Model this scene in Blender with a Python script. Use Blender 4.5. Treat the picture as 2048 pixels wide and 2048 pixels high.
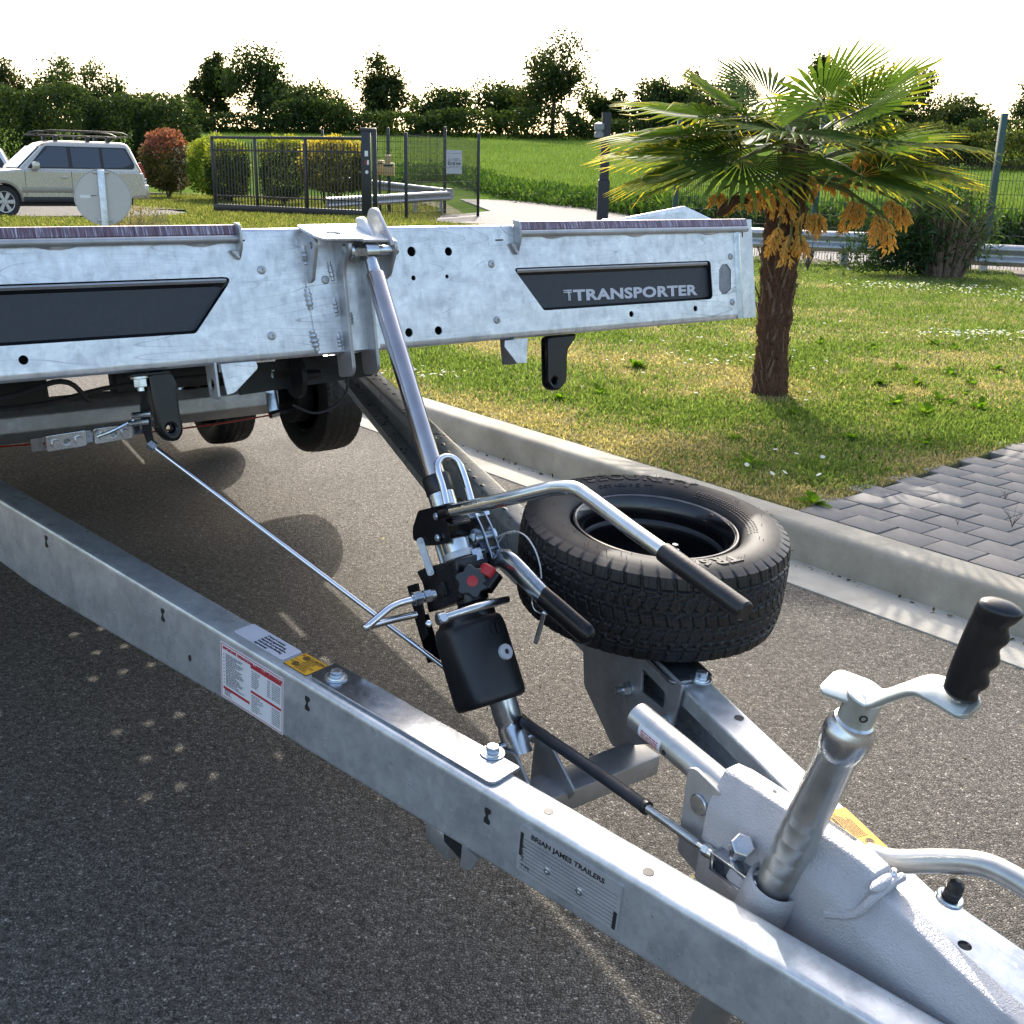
import bpy, bmesh, math, random
import numpy as np
from mathutils import Matrix, Vector, noise
R = math.radians
rng = np.random.default_rng(7)
random.seed(5)
S = bpy.context.scene
col = S.collection
for o in list(bpy.data.objects): bpy.data.objects.remove(o)

# ------------------------------------------------------------ camera, sky, sun, exposure
cam_d = bpy.data.cameras.new('camera'); cam = bpy.data.objects.new('camera', cam_d); col.objects.link(cam)
cam_d.sensor_width = 36; cam_d.lens = 36*2200/2048; cam_d.clip_start = 0.02; cam_d.clip_end = 2000
cam.rotation_mode = 'XYZ'
cam.matrix_world = Matrix.Translation((0, 0, 1.45)) @ Matrix.Rotation(R(90)-math.atan(684/2200), 4, 'X') @ Matrix.Rotation(0.022, 4, 'Z')
S.camera = cam
SUN_EL, SUN_AZ = R(34.5), R(0)           # the sun stands beyond the trailer, straight ahead
w = bpy.data.worlds.new('World'); S.world = w; w.use_nodes = True
nt = w.node_tree; nt.nodes.clear()
sky = nt.nodes.new('ShaderNodeTexSky'); sky.sky_type = 'NISHITA'; sky.sun_disc = False
sky.sun_elevation = SUN_EL; sky.sun_rotation = SUN_AZ; sky.air_density = 1.0; sky.dust_density = 3.2; sky.ozone_density = 0.35
bg = nt.nodes.new('ShaderNodeBackground'); bg.inputs['Strength'].default_value = 0.15
wo = nt.nodes.new('ShaderNodeOutputWorld')
nt.links.new(sky.outputs[0], bg.inputs[0]); nt.links.new(bg.outputs[0], wo.inputs[0])
sd = bpy.data.lights.new('sun', 'SUN'); sd.energy = 2.3; sd.angle = R(0.53); sd.color = (1, 0.93, 0.82)
sun = bpy.data.objects.new('sun', sd); col.objects.link(sun)
sun.rotation_euler = Vector((-math.sin(SUN_AZ)*math.cos(SUN_EL), -math.cos(SUN_AZ)*math.cos(SUN_EL), -math.sin(SUN_EL))).to_track_quat('-Z', 'Y').to_euler()
sun.location = (0, 30, 30)
S.view_settings.view_transform = 'Standard'; S.view_settings.look = 'None'; S.view_settings.gamma = 1
S.view_settings.use_curve_mapping = False; S.view_settings.exposure = 1.48

# ------------------------------------------------------------ frames
def axes(x, y, z, o):
    m = Matrix.Identity(4)
    for i, v in enumerate((x, y, z)):
        for k in range(3): m[k][i] = v[k]
    for k in range(3): m[k][3] = o[k]
    return m
WORLD = Matrix.Identity(4)
TR = axes((.79863551, .60181502, 0), (-.59851822, .7942605, .10452846), (.0629068, -.08348014, .9945219), (-.0197516, 1.88568209, .59335519))   # drawbar frame
BED = axes((.79863551, .60181502, 0), (-.5926721, .78650244, -.17364818), (-.10450408, .1386816, .98480775), (-.33662301, 2.30618465, 1.28028294))  # raised bed
RAM = TR @ axes((1, 0, 0), (0, .7942, -.6077), (0, .6077, .7942), (0, -.103, -.193))       # ram axis
FACE = Matrix(((1, 0, 0, 0), (0, 0, -1, 0), (0, 1, 0, 0), (0, 0, 0, 1)))    # plate in the x-z plane
SIDE = Matrix(((0, 0, 1, 0), (1, 0, 0, 0), (0, 1, 0, 0), (0, 0, 0, 1)))     # plate in the y-z plane
def at(x, y, z): return Matrix.Translation((x, y, z))
def look(p0, p1, roll=0):
    d = Vector(p1)-Vector(p0); q = d.to_track_quat('Z', 'X')
    return Matrix.Translation(Vector(p0)) @ q.to_matrix().to_4x4() @ Matrix.Rotation(roll, 4, 'Z'), d.length

# ------------------------------------------------------------ mesh helpers
class MB:
    def __init__(s): s.v = []; s.f = []; s.n = 0
    def add(s, v, f, M=None):
        v = np.asarray(v, float)
        if M is not None:
            A = np.array(M); v = v @ A[:3, :3].T + A[:3, 3]
        s.v.append(v); s.f += [tuple(i+s.n for i in q) for q in f]; s.n += len(v); return s
    def box(s, a, b, M=None, bev=0):
        (x0, y0, z0), (x1, y1, z1) = a, b
        x0, x1 = min(x0, x1), max(x0, x1); y0, y1 = min(y0, y1), max(y0, y1); z0, z1 = min(z0, z1), max(z0, z1)
        v = [(x0, y0, z0), (x1, y0, z0), (x1, y1, z0), (x0, y1, z0), (x0, y0, z1), (x1, y0, z1), (x1, y1, z1), (x0, y1, z1)]
        f = [(3, 2, 1, 0), (4, 5, 6, 7), (0, 1, 5, 4), (1, 2, 6, 5), (2, 3, 7, 6), (3, 0, 4, 7)]
        if bev: v, f = bevel(v, f, bev)
        return s.add(v, f, M)
    def loft(s, rings, cap=True, close=False, M=None):
        n = len(rings[0]); v = [p for r in rings for p in r]; f = []; m = len(rings)
        for i in range(m if close else m-1):
            j = (i+1) % m
            for k in range(n):
                l = (k+1) % n; f.append((i*n+k, i*n+l, j*n+l, j*n+k))
        if cap and not close: f.append(tuple(range(n))[::-1]); f.append(tuple((m-1)*n+k for k in range(n)))
        return s.add(v, f, M)
    def lathe(s, prof, seg=32, M=None, cap=True):      # prof: (r, z)
        rings = [[(r*math.cos(2*math.pi*k/seg), r*math.sin(2*math.pi*k/seg), z) for k in range(seg)] for r, z in prof]
        return s.loft(rings, cap, M=M)
    def cyl(s, p0, p1, r, seg=20, r2=None, M=None, ch=0):
        L, d = look(p0, p1); r2 = r if r2 is None else r2
        pr = [(r-ch, 0), (r, ch), (r2, d-ch), (r2-ch, d)] if ch else [(r, 0), (r2, d)]
        return s.lathe(pr, seg, (M @ L) if M is not None else L)
    def hexn(s, p0, p1, r, M=None, roll=0.3):
        L, d = look(p0, p1, roll); c = r*.13
        return s.lathe([(r-c, 0), (r, c*.6), (r, d-c*.6), (r-c, d)], 6, (M @ L) if M is not None else L)
    def tube(s, pts, r, seg=12, M=None, sm=6, cap=True, close=False, sq=None):
        P = smooth(pts, sm) if sm else [Vector(p) for p in pts]
        rr = r if hasattr(r, '__len__') else [r]*len(P)
        if len(rr) != len(P): rr = np.interp(np.linspace(0, 1, len(P)), np.linspace(0, 1, len(rr)), rr)
        rings = []; t0 = None; nrm = None
        for i, p in enumerate(P):
            if close: t = P[(i+1) % len(P)]-P[i-1]
            else: t = P[min(i+1, len(P)-1)]-P[max(i-1, 0)]
            t.normalize()
            if nrm is None: nrm = t.orthogonal().normalized() if sq is None else (Vector(sq)-t*Vector(sq).dot(t)).normalized()
            else: nrm = (nrm-t*nrm.dot(t)).normalized()
            b = t.cross(nrm)
            rings.append([tuple(p+(nrm*math.cos(2*math.pi*k/seg)+b*math.sin(2*math.pi*k/seg))*rr[i]) for k in range(seg)])
        return s.loft(rings, cap, close, M)
    def strip(s, pts, wid, th, up, M=None, sm=6):    # flat bar of width wid (along up) and thickness th, bent along pts
        P = smooth(pts, sm) if sm else [Vector(p) for p in pts]; rings = []; up = Vector(up)
        ww = np.interp(np.linspace(0, 1, len(P)), np.linspace(0, 1, len(wid)), wid) if hasattr(wid, '__len__') else [wid]*len(P)
        for i, p in enumerate(P):
            t = (P[min(i+1, len(P)-1)]-P[max(i-1, 0)]).normalized(); a = (up-t*up.dot(t)).normalized(); b = t.cross(a)
            h, q = ww[i]/2, th/2; c = min(q, h)*.5
            pr = [(h-c, q), (-h+c, q), (-h, q-c), (-h, -q+c), (-h+c, -q), (h-c, -q), (h, -q+c), (h, q-c)]
            rings.append([tuple(p+a*x+b*y) for x, y in pr])
        return s.loft(rings, True, M=M)
    def plate(s, outline, t, M=None, holes=(), bev=0.0):
        c = bpy.data.curves.new('c', 'CURVE'); c.dimensions = '2D'; c.fill_mode = 'BOTH'; c.extrude = max(t/2-bev, 1e-5)
        if bev: c.bevel_depth = bev; c.bevel_resolution = 1; c.offset = -bev
        for pl in [outline]+list(holes):
            sp = c.splines.new('POLY'); sp.points.add(len(pl)-1); sp.use_cyclic_u = True
            for p, q in zip(sp.points, pl): p.co = (q[0], q[1], 0, 1)
        o = bpy.data.objects.new('c', c); me = bpy.data.meshes.new_from_object(o)
        s.mesh(me, M); bpy.data.objects.remove(o); bpy.data.curves.remove(c); bpy.data.meshes.remove(me); return s
    def mesh(s, me, M=None):
        v = np.empty(len(me.vertices)*3); me.vertices.foreach_get('co', v)
        return s.add(v.reshape(-1, 3), [tuple(p.vertices) for p in me.polygons], M)
    def text(s, txt, size, M=None, ext=0.0003, sx=1.0, bold=0.0, align='LEFT', fn=None, space=1.0):
        c = bpy.data.curves.new('t', 'FONT'); c.body = txt; c.size = size; c.extrude = ext; c.align_x = align; c.offset = bold; c.space_character = space; c.resolution_u = 3
        o = bpy.data.objects.new('t', c); me = bpy.data.meshes.new_from_object(o)
        v = np.empty(len(me.vertices)*3); me.vertices.foreach_get('co', v); v = v.reshape(-1, 3); v[:, 0] *= sx
        if fn is not None: v = np.array([fn(*p) for p in v])
        s.add(v, [tuple(p.vertices) for p in me.polygons], M)
        bpy.data.objects.remove(o); bpy.data.curves.remove(c); bpy.data.meshes.remove(me); return s
    def sphere(s, p, r, M=None, seg=16, rz=None, sc=(1, 1, 1)):
        n = seg//2; pr = [(max(r*math.sin(math.pi*i/n), 1e-4), -r*math.cos(math.pi*i/n)) for i in range(n+1)]
        L = Matrix.Translation(p) @ Matrix.Diagonal((*sc, 1))
        return s.lathe(pr, seg, (M @ L) if M is not None else L)
    def build(s, name, mat, parent=None, F=WORLD, ang=32, vcol=None, bev=0):
        v = np.concatenate(s.v) if s.v else np.zeros((0, 3))
        root = parent
        while root is not None and root.parent is not None: root = root.parent
        A = F if root is None else (root.matrix_basis.inverted() @ F)
        A = np.array(A); v = v @ A[:3, :3].T + A[:3, 3]
        me = bpy.data.meshes.new(name)
        me.from_pydata(v.tolist(), [], s.f); me.validate(); me.update()
        if np.linalg.det(A[:3, :3]) < 0: me.flip_normals()
        fixn(me, bev)
        if ang: me.shade_smooth(); me.set_sharp_from_angle(angle=R(ang))
        me.materials.append(mat)
        o = bpy.data.objects.new(name, me); col.objects.link(o)
        if parent is not None: o.parent = parent
        if name.endswith('print'): o['kind'] = 'stuff'
        return o
def fixn(me, bev=0):
    bm = bmesh.new(); bm.from_mesh(me)
    if bev:
        bmesh.ops.remove_doubles(bm, verts=bm.verts, dist=1e-6)
        ed = [e for e in bm.edges if len(e.link_faces) == 2 and e.calc_face_angle(0) > R(35)]
        bmesh.ops.bevel(bm, geom=ed, offset=bev, segments=2, affect='EDGES', profile=.5)
    if len(bm.faces) < 60000: bmesh.ops.recalc_face_normals(bm, faces=bm.faces)
    bm.to_mesh(me); bm.free()
def bevel(v, f, b, seg=2):
    bm = bmesh.new(); vs = [bm.verts.new(p) for p in v]
    for q in f: bm.faces.new([vs[i] for i in q])
    bmesh.ops.bevel(bm, geom=list(bm.edges), offset=b, segments=seg, affect='EDGES', profile=.5)
    bm.verts.index_update(); V = [tuple(x.co) for x in bm.verts]; F = [tuple(x.index for x in q.verts) for q in bm.faces]; bm.free(); return V, F
def smooth(pts, n):                                   # Catmull-Rom
    P = [Vector(p) for p in pts]
    if len(P) < 3: return P
    E = [P[0]*2-P[1]]+P+[P[-1]*2-P[-2]]; out = []
    for i in range(1, len(E)-2):
        a, b, c, d = E[i-1:i+3]
        for k in range(n):
            t = k/n; out.append(.5*((2*b)+(c-a)*t+(2*a-5*b+4*c-d)*t*t+(3*b-a-3*c+d)*t**3))
    return out+[P[-1]]
def fillet(pts, r, n=4, cyc=True):                    # rounded polygon (2D)
    P = [Vector((p[0], p[1])) for p in pts]; out = []; N = len(P)
    for i, p in enumerate(P):
        rr = r[i] if hasattr(r, '__len__') else r
        a, b = P[i-1], P[(i+1) % N]
        if rr <= 0 or (not cyc and i in (0, N-1)): out.append(tuple(p)); continue
        da, db = (a-p), (b-p); k = min(rr, da.length*.45, db.length*.45)
        A_, B_ = p+da.normalized()*k, p+db.normalized()*k
        for j in range(n+1):
            t = j/n; out.append(tuple(A_*(1-t)**2+p*2*t*(1-t)+B_*t*t))
    return out
def circ(x, y, r, n=20, ry=None): return [(x+r*math.cos(2*math.pi*k/n), y+(ry or r)*math.sin(2*math.pi*k/n)) for k in range(n)]
def thing(name, label, cat, M=WORLD, group=None):
    o = bpy.data.objects.new(name, None); col.objects.link(o); o.empty_display_size = .2
    o.matrix_basis = M; tag(o, label, cat, group); return o
def tag(o, label=None, cat=None, group=None, kind=None):
    if label: o['label'] = label
    if cat: o['category'] = cat
    if group: o['group'] = group
    if kind: o['kind'] = kind
    return o
def copytree(o, parent=None):
    c = o.copy(); col.objects.link(c)
    if parent is not None: c.parent = parent
    for ch in list(o.children): copytree(ch, c)
    return c
# ------------------------------------------------------------ materials
class NT:
    def __init__(s, name):
        s.m = bpy.data.materials.new(name); s.m.use_nodes = True; s.t = s.m.node_tree; s.t.nodes.clear()
        s.out = s.n('ShaderNodeOutputMaterial'); s.p = s.n('ShaderNodeBsdfPrincipled'); s.l(s.p.outputs[0], s.out.inputs[0])
        s.tc = s.n('ShaderNodeTexCoord')
    def n(s, k, **kw):
        q = s.t.nodes.new(k)
        for a, b in kw.items(): setattr(q, a, b)
        return q
    def l(s, a, b): s.t.links.new(a, b)
    def co(s, sc=(1, 1, 1), out='Object', rot=(0, 0, 0)):
        q = s.n('ShaderNodeMapping'); q.inputs['Scale'].default_value = sc; q.inputs['Rotation'].default_value = rot; s.l(s.tc.outputs[out], q.inputs[0]); return q.outputs[0]
    def noise(s, scale, det=4, rough=.55, co=None, dist=0):
        q = s.n('ShaderNodeTexNoise'); q.inputs['Scale'].default_value = scale; q.inputs['Detail'].default_value = det; q.inputs['Roughness'].default_value = rough; q.inputs['Distortion'].default_value = dist
        s.l(co if co is not None else s.tc.outputs['Object'], q.inputs['Vector']); return q.outputs['Fac']
    def vor(s, scale, co=None, out='Color', feat='F1'):
        q = s.n('ShaderNodeTexVoronoi', feature=feat); q.inputs['Scale'].default_value = scale
        s.l(co if co is not None else s.tc.outputs['Object'], q.inputs['Vector']); return q.outputs[out]
    def ramp(s, fac, stops, const=False):
        q = s.n('ShaderNodeValToRGB'); e = q.color_ramp.elements
        if const: q.color_ramp.interpolation = 'CONSTANT'
        while len(e) < len(stops): e.new(.5)
        for x, (p, c) in zip(e, stops): x.position = p; x.color = (*c, 1) if hasattr(c, '__len__') else (c, c, c, 1)
        s.l(fac, q.inputs[0]); return q.outputs[0]
    def mix(s, fac, a, b, mode='MIX'):
        q = s.n('ShaderNodeMix', data_type='RGBA', blend_type=mode)
        for i, v in ((0, fac), (6, a), (7, b)):
            if hasattr(v, 'is_linked'): s.l(v, q.inputs[i])
            else: q.inputs[i].default_value = v if i == 0 else ((*v, 1) if len(v) == 3 else v)
        return q.outputs[2]
    def math(s, op, a, b=0.0, c=None):
        q = s.n('ShaderNodeMath', operation=op)
        for i, v in enumerate((a, b) if c is None else (a, b, c)):
            if hasattr(v, 'is_linked'): s.l(v, q.inputs[i])
            else: q.inputs[i].default_value = v
        return q.outputs[0]
    def set(s, **kw):
        for k, v in kw.items():
            i = s.p.inputs[{'base': 'Base Color', 'metal': 'Metallic', 'rough': 'Roughness', 'coat': 'Coat Weight', 'spec': 'Specular IOR Level', 'sss': 'Subsurface Weight', 'trans': 'Transmission Weight', 'alpha': 'Alpha', 'emit': 'Emission Color', 'es': 'Emission Strength', 'sheen': 'Sheen Weight', 'croug': 'Coat Roughness', 'ior': 'IOR', 'aniso': 'Anisotropic'}[k]]
            if hasattr(v, 'is_linked'): s.l(v, i)
            else: i.default_value = (*v, 1) if hasattr(v, '__len__') and len(v) == 3 else v
        return s
    def bump(s, h, st=.3, d=.002, prev=None):
        q = s.n('ShaderNodeBump'); q.inputs['Strength'].default_value = st; q.inputs['Distance'].default_value = d; s.l(h, q.inputs['Height'])
        if prev is not None: s.l(prev, q.inputs['Normal'])
        s.l(q.outputs[0], s.p.inputs['Normal']); return q.outputs[0]
def plain(name, base, rough=.5, metal=0, coat=0, var=.12, sc=40, bump=0, spec=None, bsc=None):
    t = NT(name); n = t.noise(sc, 4)
    c = t.ramp(n, [(.3, [b*(1-var) for b in base]), (.7, [min(1, b*(1+var)) for b in base])])
    t.set(base=c, metal=metal, coat=coat, rough=t.ramp(t.noise(sc*.6, 5), [(.3, max(.02, rough*.8)), (.7, min(1, rough*1.2))]))
    if spec is not None: t.set(spec=spec)
    if bump: t.bump(t.noise(bsc or sc*4, 5), bump, .002)
    return t.m
def galv(name, lo, hi, rough=.38, metal=.9, lines=0.0, dirt=.25, streak=(1, 1, 1), bmp=.06, scr=0):
    t = NT(name)
    cl = t.noise(13, 8, .68, co=t.co(streak)); sp = t.vor(70, co=t.co((1, 1, 1)))
    g = t.n('ShaderNodeSeparateColor'); t.l(sp, g.inputs[0])
    f = t.math('ADD', t.math('MULTIPLY', cl, .8), t.math('MULTIPLY', g.outputs[0], .09))
    c = t.ramp(f, [(.3, lo), (.66, hi)])
    wear = t.ramp(t.noise(22, 8, .7, co=t.co((streak[0]*1.5, streak[1], streak[2]*.4))), [(.52, 0), (.75, 1)])
    c = t.mix(t.math('MULTIPLY', wear, dirt), c, [x*.55 for x in lo])
    ro = t.ramp(t.math('ADD', t.math('MULTIPLY', t.noise(14, 6, .6, co=t.co(streak)), .8), t.math('MULTIPLY', g.outputs[1], .2)), [(.3, rough*.85), (.7, rough*1.25)])
    if lines:
        n1 = t.noise(1.6, 2, .45, co=t.co((.55, .55, 5.5)), dist=.25)
        fr = t.math('ABSOLUTE', t.math('SUBTRACT', t.math('FRACT', t.math('MULTIPLY', n1, 22)), .5))
        ln = t.ramp(fr, [(0, 1), (.016, .8), (.038, 0)])
        mk = t.ramp(t.noise(5, 4), [(.40, 0), (.6, 1)]); sm = t.ramp(t.noise(7, 6, .7, co=t.co((9, 9, 2.2))), [(.32, .84), (.5, 1), (.7, 1.06)]); c = t.mix(1.0, c, sm, 'MULTIPLY')
        c = t.mix(t.math('MULTIPLY', t.math('MULTIPLY', ln, mk), lines), c, (.08, .085, .09))
    if scr:
        for rot, dn in ((.5, 1.4), (-.35, 1.1)):
            k = t.noise(3, 3, .5, co=t.co((26, 2, 2), rot=(0, rot, .3))); fr = t.math('ABSOLUTE', t.math('SUBTRACT', t.math('FRACT', t.math('MULTIPLY', k, 9)), .5)); c = t.mix(t.math('MULTIPLY', t.ramp(fr, [(0, 1), (.02, .7), (.05, 0)]), t.ramp(t.noise(8, 3), [(.5, 0), (.68, .5)])), c, (.85, .87, .88))
    t.set(base=c, metal=metal, rough=ro)
    t.bump(t.noise(24, 4, .5, co=t.co(streak)), bmp, .003)
    return t.m
M = {}
M['galv'] = galv('galvanised_sheet', (.54, .565, .60), (.85, .87, .895), .36, .75, lines=.45, dirt=.3, scr=1, streak=(1, 1, 2.2))
M['galv_rail'] = galv('galvanised_rail', (.42, .44, .45), (.72, .745, .75), .30, .60, dirt=.0, scr=1, streak=(1.2, 1.2, 1.0), bmp=.04)
M['galv_top'] = galv('galvanised_plate', (.24, .27, .31), (.50, .54, .58), .17, .95, dirt=.35, scr=1)
M['galv_dull'] = galv('galvanised_dull', (.36, .365, .37), (.52, .52, .525), .42, .75, dirt=.15)
M['weld'] = galv('weld_bead', (.40, .42, .44), (.74, .76, .78), .4, .8, dirt=.6)
M['film'] = None
t = NT('peeled_film'); n = t.noise(26, 6, .6, co=t.co((14, 1, .8)))
M['film'] = t.set(base=t.ramp(n, [(.35, (.10, .045, .055)), (.55, (.23, .17, .20)), (.68, (.55, .55, .60))]), metal=.4, rough=.32).m
M['zinc'] = galv('zinc_tube', (.62, .62, .56), (.80, .80, .75), .16, 1, dirt=.08)
M['zinc_dull'] = galv('zinc_tube_dull', (.44, .44, .42), (.58, .58, .55), .34, .9, dirt=.08, bmp=.02)
M['chrome'] = plain('bright_chrome', (.78, .78, .80), .1, 1, var=.05)
M['rod'] = plain('plated_rod', (.46, .42, .41), .2, 1, var=.15, sc=12)
M['steel'] = plain('plated_steel', (.60, .62, .63), .25, 1, var=.15)
M['bolt'] = plain('zinc_bolt', (.62, .67, .70), .27, 1, var=.2, sc=60)
M['black_gloss'] = plain('black_gloss_paint', (.005, .005, .006), .2, 0, coat=.0, spec=.35, var=.3, bump=.03, bsc=120)
M['black_cast'] = plain('black_cast_paint', (.007, .007, .008), .28, 0, var=.3, bump=.25, bsc=160)
M['black_plastic'] = plain('black_plastic', (.012, .012, .013), .38, var=.25, sc=20, bump=.06, bsc=300)
M['grip'] = plain('black_grip', (.010, .010, .011), .3, var=.2, bump=.1, bsc=200)
M['knob'] = plain('grey_knob', (.028, .030, .034), .42, var=.1)
M['red'] = plain('red_plastic', (.42, .018, .022), .4, var=.1)
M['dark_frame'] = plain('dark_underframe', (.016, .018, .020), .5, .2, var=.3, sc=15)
M['sticker_black'] = plain('black_vinyl', (.022, .027, .034), .48, var=.12, sc=300, bump=.12, bsc=700)
M['vinyl_grey'] = plain('light_grey_vinyl', (.52, .52, .56), .4, var=.05)
M['vinyl_white'] = plain('white_vinyl', (.72, .72, .74), .35, var=.03)
M['vinyl_silver'] = plain('silver_vinyl', (.40, .41, .43), .4, .3, var=.05)
M['vinyl_yellow'] = plain('yellow_vinyl', (.72, .36, .02), .4, var=.05)
M['ink'] = plain('black_ink_and_hole', (.02, .02, .022), .5); M['ink_red'] = plain('red_ink', (.42, .03, .04), .5); M['ink_green'] = plain('green_ink', (.1, .22, .05), .5)  # black ink also paints the unlit insides of holes and slots
M['ink_grey'] = plain('grey_ink', (.30, .30, .32), .5)
M['nameplate'] = plain('nameplate', (.50, .51, .52), .45, .5, var=.06)
M['tyre'] = plain('tyre_rubber', (.006, .0062, .0068), .5, var=.3, sc=30, bump=.08, bsc=400)
t = NT('tyre_sidewall'); n = t.ramp(t.noise(9, 6, .65), [(.45, (.011, .011, .012)), (.66, (.028, .028, .028))])
M['sidewall'] = t.set(base=n, rough=.6, spec=.35).m; t.bump(t.noise(300, 3), .05, .001)
M['rim'] = plain('black_rim', (.005, .005, .006), .22, .0, coat=.4, var=.2)
M['rim_edge'] = plain('rim_edge', (.12, .12, .125), .22, .9, var=.2)
M['rubber'] = plain('rubber_sleeve', (.024, .026, .032), .55, var=.2, bump=.05)
t = NT('cast_housing'); t.set(base=t.ramp(t.noise(12, 5), [(.3, (.44, .435, .45)), (.7, (.56, .555, .57))]), metal=.4, rough=.42); t.bump(t.noise(300, 3, .75), .8, .0035); M['cast'] = t.m
t = NT('crank_zinc'); t.set(base=t.ramp(t.noise(30, 6), [(.3, (.46, .48, .43)), (.7, (.64, .66, .60))]), metal=.8, rough=.42); M['crank'] = t.m
# ground
t = NT('asphalt')
wob = t.n('ShaderNodeTexNoise'); wob.inputs['Scale'].default_value = 90; t.l(t.tc.outputs['Object'], wob.inputs['Vector'])
wv = t.n('ShaderNodeVectorMath', operation='MULTIPLY_ADD'); t.l(wob.outputs['Color'], wv.inputs[0]); wv.inputs[1].default_value = (.006, .006, .006); t.l(t.tc.outputs['Object'], wv.inputs[2]); wc = wv.outputs[0]
st = t.vor(150, co=wc); sc_ = t.n('ShaderNodeSeparateColor'); t.l(st, sc_.inputs[0]); ve = t.vor(150, co=wc, out='Distance', feat='DISTANCE_TO_EDGE'); v2 = t.vor(330, co=wc); s2 = t.n('ShaderNodeSeparateColor'); t.l(v2, s2.inputs[0])
stone = t.ramp(sc_.outputs[0], [(0, (.090, .083, .073)), (.45, (.165, .152, .132)), (.8, (.235, .217, .188)), (.95, (.31, .288, .25)), (1, (.55, .515, .455))])
grit = t.ramp(s2.outputs[1], [(0, (.038, .035, .031)), (.6, (.125, .115, .099)), (.94, (.21, .194, .168)), (1, (.42, .39, .345))])
b = t.mix(t.ramp(t.noise(210, 2), [(.42, 0), (.58, 1)]), stone, grit)
b = t.mix(1.0, b, t.ramp(ve, [(.0, .30), (.16, 1)]), 'MULTIPLY')
b = t.mix(1.0, b, t.ramp(t.noise(55, 3, .6), [(.32, .62), (.6, 1.12)]), 'MULTIPLY')
b = t.mix(1.0, b, t.ramp(t.noise(.9, 7, .62), [(.3, .80), (.7, 1.14)]), 'MULTIPLY')
oil = t.ramp(t.noise(.55, 5, .7, dist=1.2), [(.60, 0), (.72, .45)]); b = t.mix(oil, b, (.045, .043, .041))
t.set(base=b, rough=t.ramp(sc_.outputs[1], [(0, .6), (1, .95)]), spec=.12)
h = t.math('ADD', t.math('MULTIPLY', sc_.outputs[2], .5), t.math('MULTIPLY', t.ramp(ve, [(0, 0), (.3, 1)]), .7))
t.bump(h, .7, .0035); M['asphalt'] = t.m
def concrete(name, lo, hi, stain=.35, sc=1):
    t = NT(name); c = t.ramp(t.noise(3.5*sc, 8, .65), [(.3, lo), (.7, hi)])
    c = t.mix(t.math('MULTIPLY', t.ramp(t.noise(1.7*sc, 6, .7), [(.5, 0), (.7, 1)]), stain), c, [x*.55 for x in lo])
    sp = t.ramp(t.vor(60*sc, out='Distance'), [(.05, 1), (.1, 0)]); mk = t.ramp(t.noise(9*sc, 2), [(.55, 0), (.62, 1)])
    c = t.mix(t.math('MULTIPLY', t.math('MULTIPLY', sp, mk), .7), c, (.06, .055, .05))
    t.set(base=c, rough=.85, spec=.3); t.bump(t.noise(160, 6, .7), .35, .003); return t.m
M['kerb'] = concrete('kerb_concrete', (.29, .268, .215), (.45, .415, .34), .55)
M['gutter'] = concrete('gutter_concrete', (.34, .32, .27), (.50, .475, .41), .3)
M['paver'] = concrete('paver_block', (.16, .150, .138), (.25, .237, .218), .4, 2)
M['joint'] = plain('joint_sand', (.045, .040, .034), .9, var=.4, sc=60)
M['path'] = concrete('path_tarmac', (.115, .108, .104), (.165, .155, .15), .2)
t = NT('lawn_soil'); n = t.noise(1.3, 6, .6)
M['soil'] = t.set(base=t.mix(t.ramp(t.noise(45, 5), [(.3, 0), (.7, 1)]), t.ramp(n, [(.35, (.11, .13, .045)), (.6, (.24, .21, .11))]), t.ramp(n, [(.35, (.06, .075, .025)), (.6, (.15, .135, .07))])), rough=1, spec=.1).m
t = NT('field_green'); n = t.noise(.12, 6, .6); n2 = t.noise(7, 6, .7, co=t.co((1, .45, 1)))
c = t.ramp(n, [(.3, (.075, .128, .024)), (.7, (.125, .19, .04))])
M['field'] = t.set(base=t.mix(1.0, c, t.ramp(n2, [(.3, .55), (.7, 1.3)]), 'MULTIPLY'), rough=1, spec=0).m; t.bump(n2, .5, .05)
M['mulch'] = plain('bare_soil', (.12, .095, .07), .95, var=.4, sc=14, bump=.5)
# vegetation: colour from a per-face attribute
def leafmat(name, trans=.45, gloss=.0, tint=(1, 1, 1)):
    t = NT(name); a = t.n('ShaderNodeAttribute', attribute_name='col'); c = t.mix(1.0, a.outputs['Color'], (*tint, 1), 'MULTIPLY')
    d = t.n('ShaderNodeBsdfDiffuse'); t.l(c, d.inputs[0]); tr = t.n('ShaderNodeBsdfTranslucent'); t.l(t.mix(1.0, c, (1.25, 1.2, .6, 1), 'MULTIPLY'), tr.inputs[0])
    mx = t.n('ShaderNodeMixShader'); mx.inputs[0].default_value = trans; t.l(d.outputs[0], mx.inputs[1]); t.l(tr.outputs[0], mx.inputs[2]); o = mx.outputs[0]
    if gloss:
        g = t.n('ShaderNodeBsdfGlossy'); g.inputs['Roughness'].default_value = .35; m2 = t.n('ShaderNodeMixShader'); m2.inputs[0].default_value = gloss; t.l(o, m2.inputs[1]); t.l(g.outputs[0], m2.inputs[2]); o = m2.outputs[0]
    t.l(o, t.out.inputs[0]); return t.m
M['leaf'] = leafmat('leaf', .4, .015); M['grass'] = leafmat('grass_blade', .45); M['frond'] = leafmat('palm_frond', .5, .018); M['flower'] = leafmat('palm_flower', .5)
M['bark'] = plain('bark', (.10, .075, .055), .9, var=.4, sc=25, bump=.6)
t = NT('palm_fibre'); n = t.noise(30, 8, .75, co=t.co((3, 3, .6)))
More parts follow.
